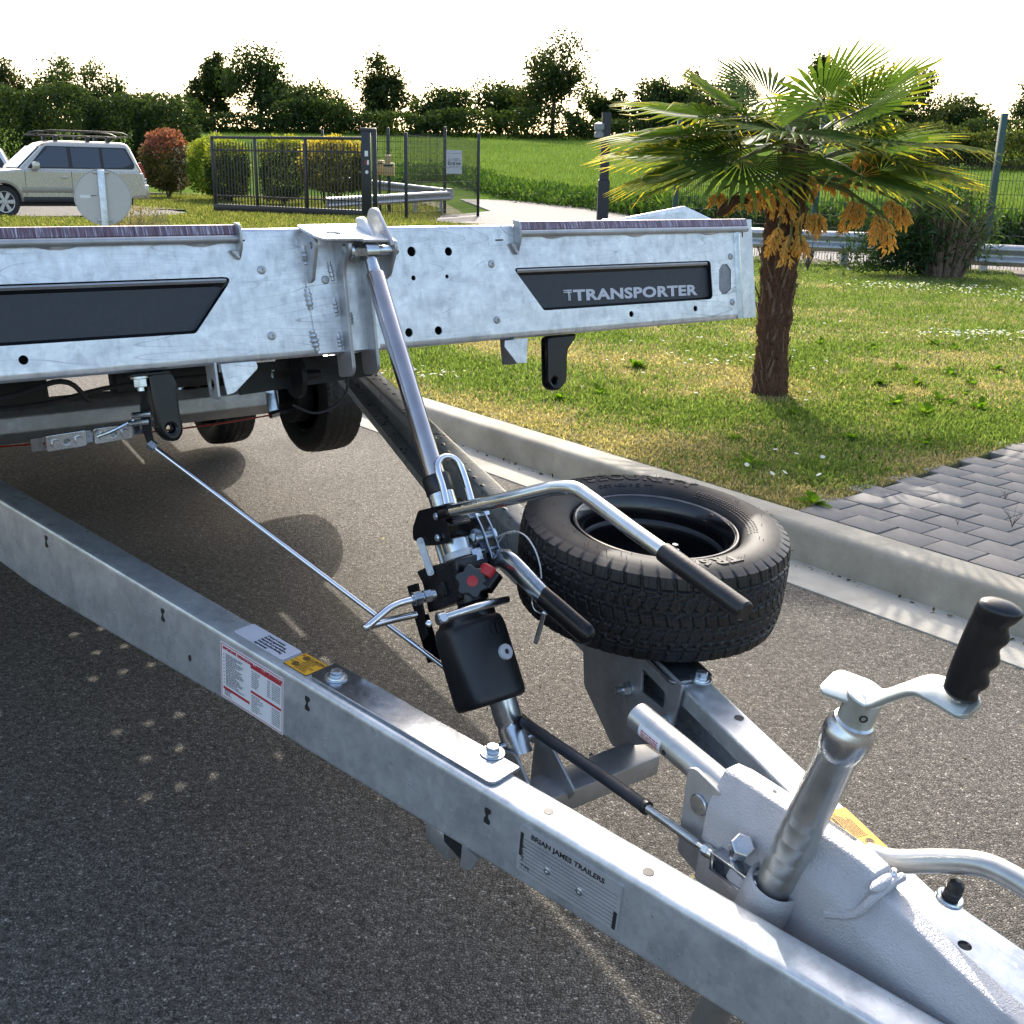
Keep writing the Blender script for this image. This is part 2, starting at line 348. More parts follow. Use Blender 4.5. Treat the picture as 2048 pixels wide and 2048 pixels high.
M['fibre'] = t.set(base=t.ramp(n, [(.3, (.045, .024, .015)), (.55, (.15, .082, .054)), (.75, (.30, .19, .135))]), rough=.95, spec=.1).m; t.bump(n, 1, .02)
M['stub'] = plain('leaf_stub', (.15, .095, .065), .8, var=.35, sc=30, bump=.3)
# street things
M['gate_paint'] = plain('gate_paint', (.010, .012, .016), .4, var=.2)
M['green_paint'] = plain('green_fence_paint', (.012, .055, .045), .4, var=.1)
M['wire'] = plain('fence_wire', (.014, .018, .02), .45, .3)
M['sign_back'] = plain('sign_back', (.50, .485, .46), .5, .3, var=.06, sc=4)
M['sign_white'] = plain('sign_white', (.74, .75, .78), .4, var=.03)
M['mailbox'] = plain('beige_box', (.42, .30, .13), .5, var=.1)
M['car_paint'] = plain('champagne_paint', (.52, .475, .40), .26, .45, coat=.8, var=.03)
M['car_white'] = plain('white_car_paint', (.62, .64, .66), .25, .1, coat=.8, var=.03)
M['car_trim'] = plain('car_trim', (.012, .012, .013), .45); M['car_sill'] = plain('sill_cladding', (.30, .265, .21), .4, .3)
t = NT('tinted_glass'); t.set(base=(.012, .016, .03), rough=.06, spec=.8, coat=.3); M['glass_dark'] = t.m
t = NT('clear_glass'); t.set(base=(.20, .27, .32), rough=.06, spec=.8); M['glass_light'] = t.m
M['lamp_red'] = plain('tail_lamp', (.30, .012, .012), .15, coat=.6); M['lamp_clear'] = plain('clear_lamp', (.6, .6, .62), .12, .3, coat=.6)
M['alloy'] = plain('alloy_wheel', (.52, .52, .53), .3, .7)
M['lens'] = plain('slot_lens', (.20, .21, .22), .35, .2, var=.2, sc=120)
# ------------------------------------------------------------ fast geometry for foliage
def fast(name, v, f, mat, cols=None, parent=None, kind=None, sm=False):
    v = np.asarray(v, float)
    if parent is not None:
        A = np.array(parent.matrix_basis.inverted()) if parent.parent is None else np.eye(4); v = v @ A[:3, :3].T + A[:3, 3]
    me = bpy.data.meshes.new(name); n, k = f.shape
    me.vertices.add(len(v)); me.vertices.foreach_set('co', v.ravel())
    me.loops.add(n*k); me.loops.foreach_set('vertex_index', f.ravel().astype(np.int32))
    me.polygons.add(n); me.polygons.foreach_set('loop_start', np.arange(0, n*k, k, dtype=np.int32))
    if cols is not None:
        a = me.attributes.new('col', 'FLOAT_COLOR', 'FACE'); a.data.foreach_set('color', np.c_[cols, np.ones(n)].ravel())
    me.update(); me.validate()
    if sm: me.polygons.foreach_set('use_smooth', np.ones(n, bool))
    me.materials.append(mat); o = bpy.data.objects.new(name, me); col.objects.link(o)
    if parent is not None: o.parent = parent
    if kind: o['kind'] = kind
    return o
def unit(v): return v/np.maximum(np.linalg.norm(v, axis=1, keepdims=True), 1e-9)
def leaves(P, size, asp=.5, up=None, spread=1.0, N=None, droop=0):      # diamond leaf: 4 verts; returns verts, faces
    n = len(P); d = unit(rng.normal(size=(n, 3))*spread+(0 if up is None else up)); 
    q = rng.normal(size=(n, 3)) if N is None else N+rng.normal(size=(n, 3))*.5
    s = unit(np.cross(d, q)); L = np.asarray(size).reshape(-1, 1)*np.ones((n, 1))
    b = P; m = P+d*L*.55; e = P+d*L+np.array([0, 0, -1])*L*droop
    v = np.stack([b, m+s*L*asp*.5, e, m-s*L*asp*.5], 1).reshape(-1, 3)
    return v, np.arange(4*n).reshape(n, 4)
def colmix(n, pal, jit=.18):
    pal = np.array(pal); i = rng.integers(0, len(pal), n); j = rng.integers(0, len(pal), n); t = rng.random((n, 1))
    return np.clip((pal[i]*t+pal[j]*(1-t))*(1+rng.normal(size=(n, 1))*jit), .003, 1)
def nz(x, y, s, seed=0): return np.array([noise.noise((a*s+seed, b*s+seed*.7, seed)) for a, b in zip(x, y)])
def inpoly(x, y, poly):
    r = np.zeros(len(x), bool); j = len(poly)-1
    for i in range(len(poly)):
        xi, yi = poly[i]; xj, yj = poly[j]
        c = ((yi > y) != (yj > y)) & (x < (xj-xi)*(y-yi)/((yj-yi) or 1e-9)+xi); r ^= c; j = i
    return r
def sheet(name, poly, z, mat, kind='structure', th=0):
    m = MB()
    if th: m.loft([[(x, y, z-th) for x, y in poly], [(x, y, z) for x, y in poly]])
    else: m.add([(x, y, z) for x, y in poly], [tuple(range(len(poly)))])
    o = m.build(name, mat, ang=0); o['kind'] = kind; return o
# ------------------------------------------------------------ terrain and paved surfaces
KD = np.array([.6215, -.7834]); KN = np.array([.7834, .6215])        # along the kerb (towards the camera's right), across it
def kp(a, b): return tuple(KD*a+KN*b)                                # a along, b across (gutter 3.20, kerb 3.41-3.575)
def hz(x, y):
    t = np.clip(y-53+.02*x, 0, None); return np.where(t < 0, 0, .064*np.minimum(t, 105)**2/(np.minimum(t, 105)+9)) - .03 - .05*np.clip(t-105, 0, 120)
gx = np.concatenate([np.linspace(-420, -60, 13), np.linspace(-50, 60, 45), np.linspace(70, 420, 12)])
gy = np.concatenate([np.linspace(-60, 40, 12), np.linspace(45, 170, 60), np.linspace(180, 700, 14)])
X, Y = np.meshgrid(gx, gy); Zt = hz(X, Y)+.25*np.vectorize(lambda a, b: noise.noise((a*.03, b*.03, 2)))(X, Y)*(Y > 70)
nx = len(gx); idx = np.arange(X.size).reshape(X.shape)
f = np.stack([idx[:-1, :-1], idx[:-1, 1:], idx[1:, 1:], idx[1:, :-1]], -1).reshape(-1, 4)
fast('field', np.c_[X.ravel(), Y.ravel(), Zt.ravel()], f, M['field'], kind='structure', sm=True)
gut0, gut1, k0, k1 = 3.20, 3.412, 3.412, 3.575
road = [kp(30, gut0), kp(-46, gut0), (-60, 38), (-60, -30), (40, -30)]
sheet('car_park', road, 0, M['asphalt'])
sheet('parking_bay', [(-60, 26), (-9.4, 26), (-8.0, 31.5), (-11, 36), (-60, 60)], .004, M['asphalt'])
m = MB()
for a in (-40,): m.box((a, gut0, -.05), (16, gut1+.02, .006), axes((*KD, 0), (*KN, 0), (0, 0, 1), (0, 0, 0)))
o = m.build('gutter', M['gutter'], bev=.003); o['kind'] = 'structure'
KF = axes((*KD, 0), (*KN, 0), (0, 0, 1), (0, 0, 0))
m = MB()
prof = fillet([(k0+.004, -.06), (k0+.022, .15), (k1, .152), (k1, -.06)], [0, .035, .006, 0], 5)
st = list(np.arange(-40, 16.01, .4)); m.loft([[(a, b+.004*noise.noise((a*2.1, 0, 1)), z+.003*noise.noise((a*1.3, 5, z))) for b, z in prof] for a in st], M=KF)
o = m.build('kerb', M['kerb']); o['kind'] = 'structure'
# pavement: a bed of sand and one block per paver, stretcher bond parallel to the kerb
lawn_edge = [kp(*q) for q in []]
E1, E2, E3 = (1.2671,4.3376,0.15)[:2], (1.8982,4.8955,0.15)[:2], (2.3922,5.3417,0.15)[:2]
ed = np.array(E3)-np.array(E1); ed /= np.linalg.norm(ed)
def right_of_edge(p): q = np.array(p)-np.array(E1); return ed[0]*q[1]-ed[1]*q[0]       # >0: lawn side
pave = sheet('pavement', [tuple(np.array(E1)-ed*.02), tuple(np.array(E1)+ed*9), kp(9, 12.0), kp(9, k1), ], .118, M['joint'], th=.1)
aE = float(np.dot(E1, KD))
PL, PW = .187, .1475
pm = MB().box((-.0905, -.0712, -.05), (.0905, .0712, 0), bev=.0035); proto = None; a0 = float(np.dot((1.514, 3.855), KD)); cnt = 0
for r in range(0, 22):
    b = k1+.006+PW*(r+.5)
    for c in range(-20, 16):
        a = a0+PL*(c+.5)+(0 if r % 2 == 0 else -.5*PL); p = kp(a, b)
        if right_of_edge(p) > .03 or a > aE+2.6: continue
        if p[1] < 2.2 or p[0] > 4.6 or cnt >= 295: continue
        T_ = at(*p, .152+.0022*random.uniform(-1, 1)) @ KF.to_3x3().to_4x4() @ Matrix.Rotation(R(random.uniform(-.5, .5)), 4, 'Z') @ Matrix.Rotation(R(random.uniform(-.5, .5)), 4, 'X')
        if proto is None: proto = pm.build('paver', M['paver'], parent=pave); q = proto
        else: q = proto.copy(); col.objects.link(q)
        q.matrix_basis = T_; cnt += 1
n_ = 380; aa = rng.uniform(-9, 4, n_); bb = k0-.008-np.abs(rng.normal(size=n_))*.022; P = np.c_[np.outer(aa, KD)[:, 0]+bb*KN[0], aa*KD[1]+bb*KN[1], np.full(n_, .008)]
lf, f = leaves(P, .008+.02*rng.random(n_), .6, up=np.array([0, 0, .02])); fast('leaf_litter', lf, f, M['grass'], colmix(n_, [(.07, .05, .03), (.16, .12, .07), (.04, .035, .03)]), kind='stuff')
n_ = 500; P = np.c_[rng.uniform(-1.5, 3.2, n_), rng.uniform(1.2, 6, n_), np.full(n_, .004)]; P = P[(P[:, 0]*KN[0]+P[:, 1]*KN[1]) < 3.18]
lf, f = leaves(P, .004+.010*rng.random(len(P))**2, .7, up=np.array([0, 0, .03])); fast('road_grit', lf, f, M['grass'], colmix(len(P), [(.30, .26, .20), (.10, .08, .05), (.45, .42, .36)]), kind='stuff')
# the lawn behind the kerb, raised to the kerb's top
lawn_poly = [kp(aE-.02, k1), tuple(np.array(E1)+ed*9), (13, 15.5), (9.6, 16.3), (6.6, 17.1), (3.6, 19.0), (1.5, 24), (-3.5, 29.5), (-8, 31), (-9.4, 26), (-13.5, 25.8), kp(-22, k1)]
sheet('lawn', lawn_poly, .145, M['soil'], th=.2)
sheet('verge', [(-9.0, 31.2), (-2, 30.5), (-1.6, 36), (-3, 48), (-6, 58), (-30, 58), (-22, 40), (-10.6, 36.2)], .02, M['soil'])
near = [(13, 15.0), (9.6, 16.9), (6.6, 17.9), (3.6, 20.2), (2.0, 27), (-1.2, 31), (-4.3, 32), (-2, 37), (-1.0, 41)]
far = [(-5.0712,73.4749,0)[:2], (-1.0923,65.9558,0)[:2], (3.2384,45.4146,0)[:2], (5.2, 34), (9, 26), (15, 21.5)]
sheet('driveway', near+far, .03, M['path'], th=.05)
sheet('planting_bed', [(13, 14.7), (9.6, 15.6), (6.6, 16.3), (3.6, 18.2), (3.4, 19.6), (6.6, 17.6), (9.6, 16.7), (13, 15.1)], .156, M['mulch'], th=.2)
# grass blades on the lawn
def blades(name, P, h, cols, lean=.6, wid=.004):
    n = len(P); a = rng.random(n)*6.283; d = np.c_[np.cos(a), np.sin(a), np.zeros(n)]; s = np.c_[-d[:, 1], d[:, 0], d[:, 2]]
    h = np.asarray(h).reshape(-1, 1); ln = rng.random((n, 1))*lean; wv = wid*(.7+.6*rng.random((n, 1)))
    t = P+d*h*ln+np.array([0, 0, 1])*h*np.sqrt(np.clip(1-ln*ln*.6, .2, 1)); mid = P+d*h*ln*.3+np.array([0, 0, 1])*h*.55
    v = np.stack([P-s*wv, P+s*wv, mid+s*wv*.8, t, mid-s*wv*.8], 1).reshape(-1, 3)
    return fast(name, v, np.arange(5*n).reshape(n, 5), M['grass'], cols, kind='stuff')
n = 520000
# more blades close to the camera, fewer far off
yy = 3.9+(rng.random(n)**1.9)*17; xx = -6.0*(yy/20)-.9+(rng.random(n))*(2.4+yy*.62+.5)
ok = inpoly(xx, yy, lawn_poly) & (xx < .5*yy+.9) & ((xx*KN[0]+yy*KN[1]) > k1+.012+.02*rng.random(n)); xx, yy = xx[ok], yy[ok]
big = nz(xx, yy, .75, 3)+.5*nz(xx, yy, 2.2, 8)+.25*nz(xx, yy, 6, 1)
edge = np.clip(1-((xx*KN[0]+yy*KN[1])-k1)/.35, 0, 1)+np.clip(1-np.abs(np.array([right_of_edge(p) for p in zip(xx, yy)]))/.35, 0, 1)
palmd = np.hypot(xx-1.77, yy-7.55); dry = np.clip(.46+1.15*big+.55*edge+.8*np.exp(-(palmd/.55)**2)-.05*(yy-6), 0, 1)
g = colmix(len(xx), [(.125, .20, .05), (.175, .255, .07), (.095, .16, .042), (.22, .30, .10)]); s_ = colmix(len(xx), [(.40, .345, .20), (.33, .295, .155), (.48, .41, .26), (.26, .25, .115)])
pk = (rng.random(len(xx)) < dry)[:, None]; cols = np.where(pk, s_, g)
hh = (.014+.018*rng.random(len(xx)))*np.where(pk[:, 0], .65, 1)*(1+.5*np.clip(-big, 0, 1))*(.8+yy*.03)
blades('grass', np.c_[xx, yy, np.full(len(xx), .145)], hh, cols, .8, .0022+.00016*yy.mean())
# coarse grass farther off, round the gate and along the front of the far bays
n = 60000; xx = rng.uniform(-13, 2, n); yy = rng.uniform(20, 31, n); ok = inpoly(xx, yy, lawn_poly); xx, yy = xx[ok], yy[ok]
x2 = rng.uniform(-16, -1, n); y2 = rng.uniform(31, 54, n); ok = inpoly(x2, y2, [(-9.0, 31.2), (-2.3, 31.5), (-2.6, 40), (-5, 52), (-24, 54), (-15, 40), (-10.6, 36.2)]); 
P = np.r_[np.c_[xx, yy, np.full(len(xx), .145)], np.c_[x2[ok], y2[ok], np.full(ok.sum(), .02)]]
blades('verge_grass', P, .05+.08*rng.random(len(P)), colmix(len(P), [(.14, .19, .05), (.11, .16, .04), (.28, .27, .12), (.22, .24, .08)]), .8, .013)
# daisies: white dots in drifts
def disc_flowers(name, P, r):
    n = len(P); k = 6; a = np.arange(k)/k*6.283; c, s = np.cos(a), np.sin(a)
    tilt = rng.normal(size=(n, 2))*.25; v = np.empty((n, k, 3))
    for i in range(k):
        v[:, i, 0] = P[:, 0]+c[i]*r; v[:, i, 1] = P[:, 1]+s[i]*r; v[:, i, 2] = P[:, 2]+(c[i]*tilt[:, 0]+s[i]*tilt[:, 1]-.5)*r
    return fast(name, v.reshape(-1, 3), np.arange(n*k).reshape(n, k), M['grass'], np.tile((.86, .86, .84), (n, 1)), kind='stuff')
pts = []
for px, n, sx, sy in (((4.1083,9.5337,0.17), 170, .40, .13), ((4.4397,13.8901,0.17), 70, .30, .22), ((5.1085,13.8519,0.17), 120, .5, .25), ((5.7289,13.1222,0.17), 100, .45, .35), ((-0.58,7.0275,0.17), 26, .16, .10), ((1.4595,7.8171,0.17), 42, .38, .16), ((3.1365,10.4294,0.17), 14, 1.0, .6), ((1.1384,7.0935,0.17), 12, .5, .3), ((1.1705,4.8481,0.17), 9, .35, .3), ((0.9141,8.8235,0.17), 14, .9, .5)):
    pts.append(np.c_[px[0]+rng.normal(size=n)*sx, px[1]+rng.normal(size=n)*sy, np.full(n, .19)+rng.random(n)*.02])
P = np.concatenate(pts); P = P[inpoly(P[:, 0], P[:, 1], lawn_poly)]
disc_flowers('daisies', P, .0125)
# broad-leaved weeds in the lawn: rosettes, one object each
def weed(mesh_i):
    n = 14+mesh_i*4; a = rng.random(n)*6.283; el = rng.uniform(.25, 1.1, n); L = rng.uniform(.07, .17, n)
    V = []; Fc = []
    for i in range(n):
        d = np.array([math.cos(a[i])*math.cos(el[i]), math.sin(a[i])*math.cos(el[i]), math.sin(el[i])]); s = np.array([-math.sin(a[i]), math.cos(a[i]), 0])
        b = len(V)
        for t, wd in ((0, .004), (.35, .014), (.7, .017), (1, .002)):
            p = d*L[i]*t+np.array([0, 0, -.35*L[i]*t*t]); V += [p-s*wd*1.2, p+s*wd*1.2]
        Fc += [(b+2*k, b+2*k+1, b+2*k+3, b+2*k+2) for k in range(3)]
    return np.array(V), np.array(Fc)
WM = []
for i in range(3):
    v, f = weed(i); o = fast('weed', v, f, M['grass'], colmix(len(f), [(.12, .24, .02), (.18, .30, .03), (.09, .18, .02)])); WM.append(o)
spots = [(1830,770), (1790,810), (1880,800), (1930,790), (1850,830), (1900,750), (1760,770), (1960,820), (1800,740), (1870,690), (1910,700), (1700,880), (1590,830), (1470,880), (1270,735), (1310,850), (1200,790), (1120,800), (1850,890), (1640,690), (1990,740), (1745,700), (1500,930), (1570,945)]
WP = [(2.6522,7.2302,0.145), (2.2951,6.5416,0.145), (2.6354,6.7302,0.145), (2.8615,6.9143,0.145), (2.3793,6.2666,0.145), (3.0416,7.651,0.145), (2.4113,7.2018,0.145), (2.77,6.4469,0.145), (2.746,7.815,0.145), (3.4568,9.0929,0.145), (3.5256,8.8386,0.145), (1.7505,5.5896,0.145), (1.607,6.1867,0.145), (1.1411,5.5324,0.145), (0.8403,7.6745,0.145), (0.7653,5.8444,0.145), (0.5232,6.6508,0.145), (0.2717,6.4696,0.145), (2.1143,5.5141,0.145), (2.4711,8.9501,0.145), (3.4615,7.9057,0.145), (2.8335,8.7412,0.145), (1.1173,5.027,0.145), (2.6408,6.5789,0.145), (3.052,7.2773,0.145), (1.2496,4.3881,0.145)]
for i, p in enumerate(WP):
    o = WM[i] if i < 3 else WM[i % 3].copy()
    if i >= 3: col.objects.link(o)
    o.location = p; o.rotation_euler = (0, 0, random.uniform(0, 6.28)); s = random.uniform(.5, .95)*(1.15 if p[0] > 2.2 else 1); o.scale = (s, s, s)
    tag(o, 'broad-leaved green weed in the lawn '+('beyond the raised trailer bed' if p[0] < 1.0 and p[1] > 5.6 else 'close behind the spare wheel' if p[1] < 5.6 else 'right of the palm, above the paving' if p[0] > 2.2 and p[1] < 8 else 'far back near the daisies'), 'weed', 'weeds in the lawn')
# little dry weed in the joints of the pavement
for k, (p, s) in enumerate((((1.9623,4.1154,0.152), 1), ((1.755,4.1325,0.152), .5), ((2.098,4.5025,0.152), .6))):
    n = 16; m = MB()
    for i in range(n):
        a = random.uniform(0, 6.28); l = random.uniform(.5, 1); m.tube([(0, 0, 0), (.02*math.cos(a)*l, .02*math.sin(a)*l, .05*l), (.055*math.cos(a)*l, .055*math.sin(a)*l, .085*l)], [.0008, .0004], 4, M=at(*p) @ Matrix.Scale(s, 4), sm=2)
    o = m.build('pavement_weed', M['bark']); tag(o, ['tall dry twiggy weed in a joint of the grey pavers', 'small dry weed tuft in the paver joint nearest the kerb', 'small dry weed tuft in a paver joint farthest from the kerb'][k], 'weed')
# ------------------------------------------------------------ the trailer
trailer = thing('trailer', 'galvanised tilt-bed trailer with its bed raised by a hydraulic ram, parked on the asphalt', 'trailer', TR)
C1, S1 = 1/math.hypot(1, .238), .238/math.hypot(1, .238)
NF = TR @ axes((S1, -C1, 0), (0, 0, 1), (-C1, -S1, 0), (-.349, 0, 0))      # near rail, outer face: along, up, out
NTOP = TR @ axes((S1, -C1, 0), (C1, S1, 0), (0, 0, 1), (-.349, 0, 0))      # near rail, top: along, across, up
FTOP = TR @ axes((S1, C1, 0), (-C1, S1, 0), (0, 0, 1), (.349, 0, 0))       # far rail, top
def rail(sg):
    t, wd = .004, .0655; rings = []
    for y in [-1.28]+list(np.arange(-1.2, 2.21, .1)):
        h = np.interp(y, [-1.3, -.5, .2, .94, 1.0, 1.5, 2.2], [.115, .121, .14, .176, .176, .15, .12])
        ring = fillet([(0, 0), (wd, 0), (wd, -.034), (wd-t, -.034), (wd-t, -t), (t, -t), (t, -h+t), (wd-t, -h+t), (wd-t, -h+.03), (wd, -h+.03), (wd, -h), (0, -h)], [.011, .008, 0, 0, .003, .003, .003, .003, 0, 0, .006, .009], 4)
        rings.append([(sg*(.349+.238*y-u*1.028), y, z) for u, z in ring])
    return MB().loft(rings).build('drawbar_rail', M['galv_rail'], trailer, TR, ang=25)
rN = rail(-1); rF = rail(1)
# reinforcing plate on the near rail with its two bolts
def plate_top(pl, th, Fm, z=.0, name='reinforcing_plate', mat='galv_top', par=None, rad=.012):
    return MB().plate(fillet(pl, rad), th, at(0, 0, z+th/2+.0006), bev=.0015).build(name, M[mat], par, Fm)
rp = plate_top([(-.075, .014), (.352, .012), (.352, .079), (-.075, .078)], .006, NTOP, par=trailer, rad=[.016, .016, .004, .004])
def bolt(p, r, Fm, par, h=.010, washer=True, mat='bolt', name='bolt', axis=(0, 0, 1), roll=.3):
    m = MB(); a = Vector(axis); p = Vector(p)
    if washer: m.cyl(p, p+a*.0025, r*1.75, 24, ch=.0005)
    m.lathe([(r*1.35, .0025), (r*1.3, .004), (r*1.05, .0045)], 24, look(p, p+a)[0]); m.hexn(p+a*.004, p+a*(.004+h), r, roll=roll)
    m.cyl(p+a*(.004+h), p+a*(.0045+h), r*.55, 16)
    return m.build(name, M[mat], par, Fm)
for px in ((-0.0359,0.0428), (0.2981,0.0733)): bolt((*px, .0066), .0115, NTOP, rp)
for i, q in enumerate(((-0.9311,-0.0343), (-0.4915,-0.039), (-0.0593,-0.0382), (0.3573,-0.0414))):        # keyhole slots in the web, flat black plates for their unlit depth
    m = MB(); m.plate(fillet([(-.006, .014), (.006, .014), (.006, .006), (.001, .004), (.001, -.004), (.006, -.006), (.006, -.014), (-.006, -.014), (-.006, -.006), (-.002, 0), (-.006, .006)], .003, 2), .0008, at(*q, .0006))
    m.build('keyhole_slot_shade', M['ink'], rN, NF)
MB().plate(circ(0, 0, .0045, 14, .007), .0008, at(*(-0.405,-0.0978), .0006)).build('drain_hole', M['ink'], rN, NF)
for q in ((0.4453,0.0318), (0.6251,0.0279)): MB().plate(circ(*q, .0085, 20), .0006, at(0, 0, .0006)).build('bolt_hole', M['ink'], rN, NTOP)
MB().plate(circ(*(-0.4076,0.0221), .0085, 20), .0006, at(0, 0, .0006)).build('bolt_hole', M['ink'], rF, FTOP)
for q in ((-0.5321,-0.0043), (-0.6989,0.0129)): pass
# dents and drops of zinc along both rails: tiny raised beads
m = MB()
for i in range(40):
    s, z = random.uniform(-.9, .75), random.uniform(-.11, -.02); r = random.uniform(.0008, .002); m.sphere((s, z, 0), r, seg=6, sc=(1.4, 1, .5))
m.build('zinc_drops', M['bolt'], rN, NF)
m = MB()
for k, (x, y) in enumerate([(892,893), (905,925), (925,955), (942,978), (960,1000), (1040,1018), (895,880), (742,742), (752,752), (762,765), (770,775), (778,785), (787,793), (800,807), (810,818), (870,877), (880,890)][:2]): pass
for q in ((1.8403,0.0214), (1.7774,0.0275), (1.7218,0.0265), (1.6678,0.0289), (1.6096,0.033), (1.5526,0.0337), (1.4973,0.036), (1.1113,0.0481), (1.0531,0.0444), (0.99,0.0521), (0.9433,0.047), (0.8832,0.0504), (0.8396,0.0482), (0.7868,0.0514), (0.7277,0.052), (0.566,0.0562)):
    m.sphere((*q, 0), .0085, seg=12, sc=(1.2, .8, .25))
m.build('zinc_drops', M['bolt'], rF, FTOP)
# labels on the near rail
def flat(name, pl, Fm, mat, par, z=.0009, th=.0006, holes=()): return MB().plate(pl, th, at(0, 0, z), holes).build(name, M[mat], par, Fm, ang=0)
def rect(x0, y0, x1, y1, r=.004): return fillet([(x0, y0), (x1, y0), (x1, y1), (x0, y1)], r, 3)
LX, LY, LW, LH = -.305, -.1345, .182, .118
flat('safety_label', rect(LX, LY, LX+LW, LY+LH), NF, 'vinyl_white', rN)
def frame2(x0, y0, x1, y1, t): return rect(x0, y0, x1, y1, .003), [rect(x0+t, y0+t, x1-t, y1-t, .002)]
o_, h_ = frame2(LX+.0025, LY+.0025, LX+LW-.0025, LY+LH-.0025, .0012); flat('label_border', o_, NF, 'ink_red', rN, .0014, .0005, h_)
MB().text('IMPORTANT OPERATIONAL / SAFETY INFORMATION', .0080, at(LX+.008, LY+LH-.0130, .0016), .0002, .90, .0005).build('label_heading', M['ink_red'], rN, NF, ang=0)
def fine(x0, y0, x1, y1, lh, m, k=1, gap=0.25):        # lines of print too small to read
    y = y1
    while y > y0:
        x = x0; e = x1 if k < 2 else x0+(x1-x0)*random.uniform(.45, 1)
        while x < e:
            l = random.uniform(.6, 3.2)*lh; l = min(l, e-x); m.add([(x, y, 0), (x+l, y, 0), (x+l, y+lh*.55, 0), (x, y+lh*.55, 0)], [(0, 1, 2, 3)]); x += l+lh*gap*1.6
        y -= lh*1.15
m = MB(); fine(LX+.016, LY+.030, LX+.076, LY+.096, .0030, m, 2)
for k in range(9): m.plate(circ(LX+.0105, LY+.094-k*.0076, .0013, 8), .0001)
fine(LX+.011, LY+.006, LX+.04, LY+.018, .0028, m, 2)
for j in range(9): fine(LX+.092, LY+.0925-j*.0040, LX+.122, LY+.0928-j*.0040, .0026, m, 2); fine(LX+.137, LY+.0925-j*.0040, LX+.146, LY+.0928-j*.0040, .0026, m); fine(LX+.150, LY+.0925-j*.0040, LX+.174, LY+.0928-j*.0040, .0026, m)
for j in range(9): fine(LX+.092, LY+.042-j*.0040, LX+.126, LY+.0422-j*.0040, .0026, m, 2); fine(LX+.150, LY+.042-j*.0040, LX+.174, LY+.0422-j*.0040, .0026, m)
m.build('label_print', M['ink'], rN, NF @ at(0, 0, .0016), ang=0)
m = MB()
for a, b, c, d in ((.090, .099, .176, .107), (.090, .0475, .176, .0525), (.008, .020, .086, .0255)): m.plate(rect(LX+a, LY+b, LX+c, LY+d, .0003), .0005)
m.build('label_band', M['ink_red'], rN, NF @ at(0, 0, .0014), ang=0)
q0, q1, q2 = (-0.3267,0.0175), (-0.183,0.0225), (-0.1943,0.0679)
flat('manual_label', rect(-.292, .018, -.150, .064, .006), NTOP, 'vinyl_grey', rN)
m = MB()
for i, tx in enumerate(("Owner's manual", 'Bedienungsanleitung', 'Manuel du proprietaire', 'Gebruikershandleiding', 'Agarmanual')): m.text(tx, .0078, at(-.236, .0525-i*.0078, 0), .0002, .95, .0001)
m.build('manual_print', M['ink'], rN, NTOP @ at(0, 0, .0016), ang=0)
YX = -.143
flat('caution_label', rect(YX, .014, YX+.062, .066, .003), NTOP, 'ink', rN, .0008); flat('caution_face', rect(YX+.001, .015, YX+.061, .065, .003), NTOP, 'vinyl_yellow', rN, .0012)
m = MB(); m.text('CAUTION', .0075, at(YX+.034, .0555, 0), .0002, .78, .0002); fine(YX+.026, .018, YX+.059, .051, .0028, m, 2)
for cx, cy in ((YX+.017, .0535), (YX+.017, .028)):
    m.plate(circ(cx, cy, .0072, 20), .0002, None, [circ(cx, cy, .0058, 20)]); m.plate(circ(cx, cy, .0048, 18), .0002, None, [circ(cx+.0026*math.cos(a), cy+.0026*math.sin(a), .0012, 8) for a in (.3, 1.87, 3.44, 5.0)])
m.plate(rect(YX+.001, .0398, YX+.024, .0404, 0), .0002); m.plate(rect(YX+.0245, .017, YX+.0251, .064, 0), .0002)
m.plate([(YX+.027, .0555), (YX+.033, .0555), (YX+.030, .0615)], .0002, None, [[(YX+.0282, .0562), (YX+.0318, .0562), (YX+.03, .060)]])
m.plate(rect(YX+.026, .0535, YX+.0595, .0541, 0), .0002); m.build('caution_print', M['ink'], rN, NTOP @ at(0, 0, .0018), ang=0)
m = MB(); m.box((-.0045, -.0006, 0), (.0045, .0006, .0002), at(YX+.006, .057, 0) @ Matrix.Rotation(.8, 4, 'Z')); m.box((-.0045, -.0006, 0), (.0045, .0006, .0002), at(YX+.006, .057, 0) @ Matrix.Rotation(-.8, 4, 'Z')); m.build('cross_mark', M['ink_red'], rN, NTOP @ at(0, 0, .0019), ang=0)
m = MB(); m.box((-.004, -.0006, 0), (.004, .0006, .0002), at(YX+.007, .031, 0) @ Matrix.Rotation(.8, 4, 'Z')); m.box((-.002, -.0006, 0), (.002, .0006, .0002), at(YX+.0035, .0297, 0) @ Matrix.Rotation(-.8, 4, 'Z')); m.build('tick_mark', M['ink_green'], rN, NTOP @ at(0, 0, .0019), ang=0)
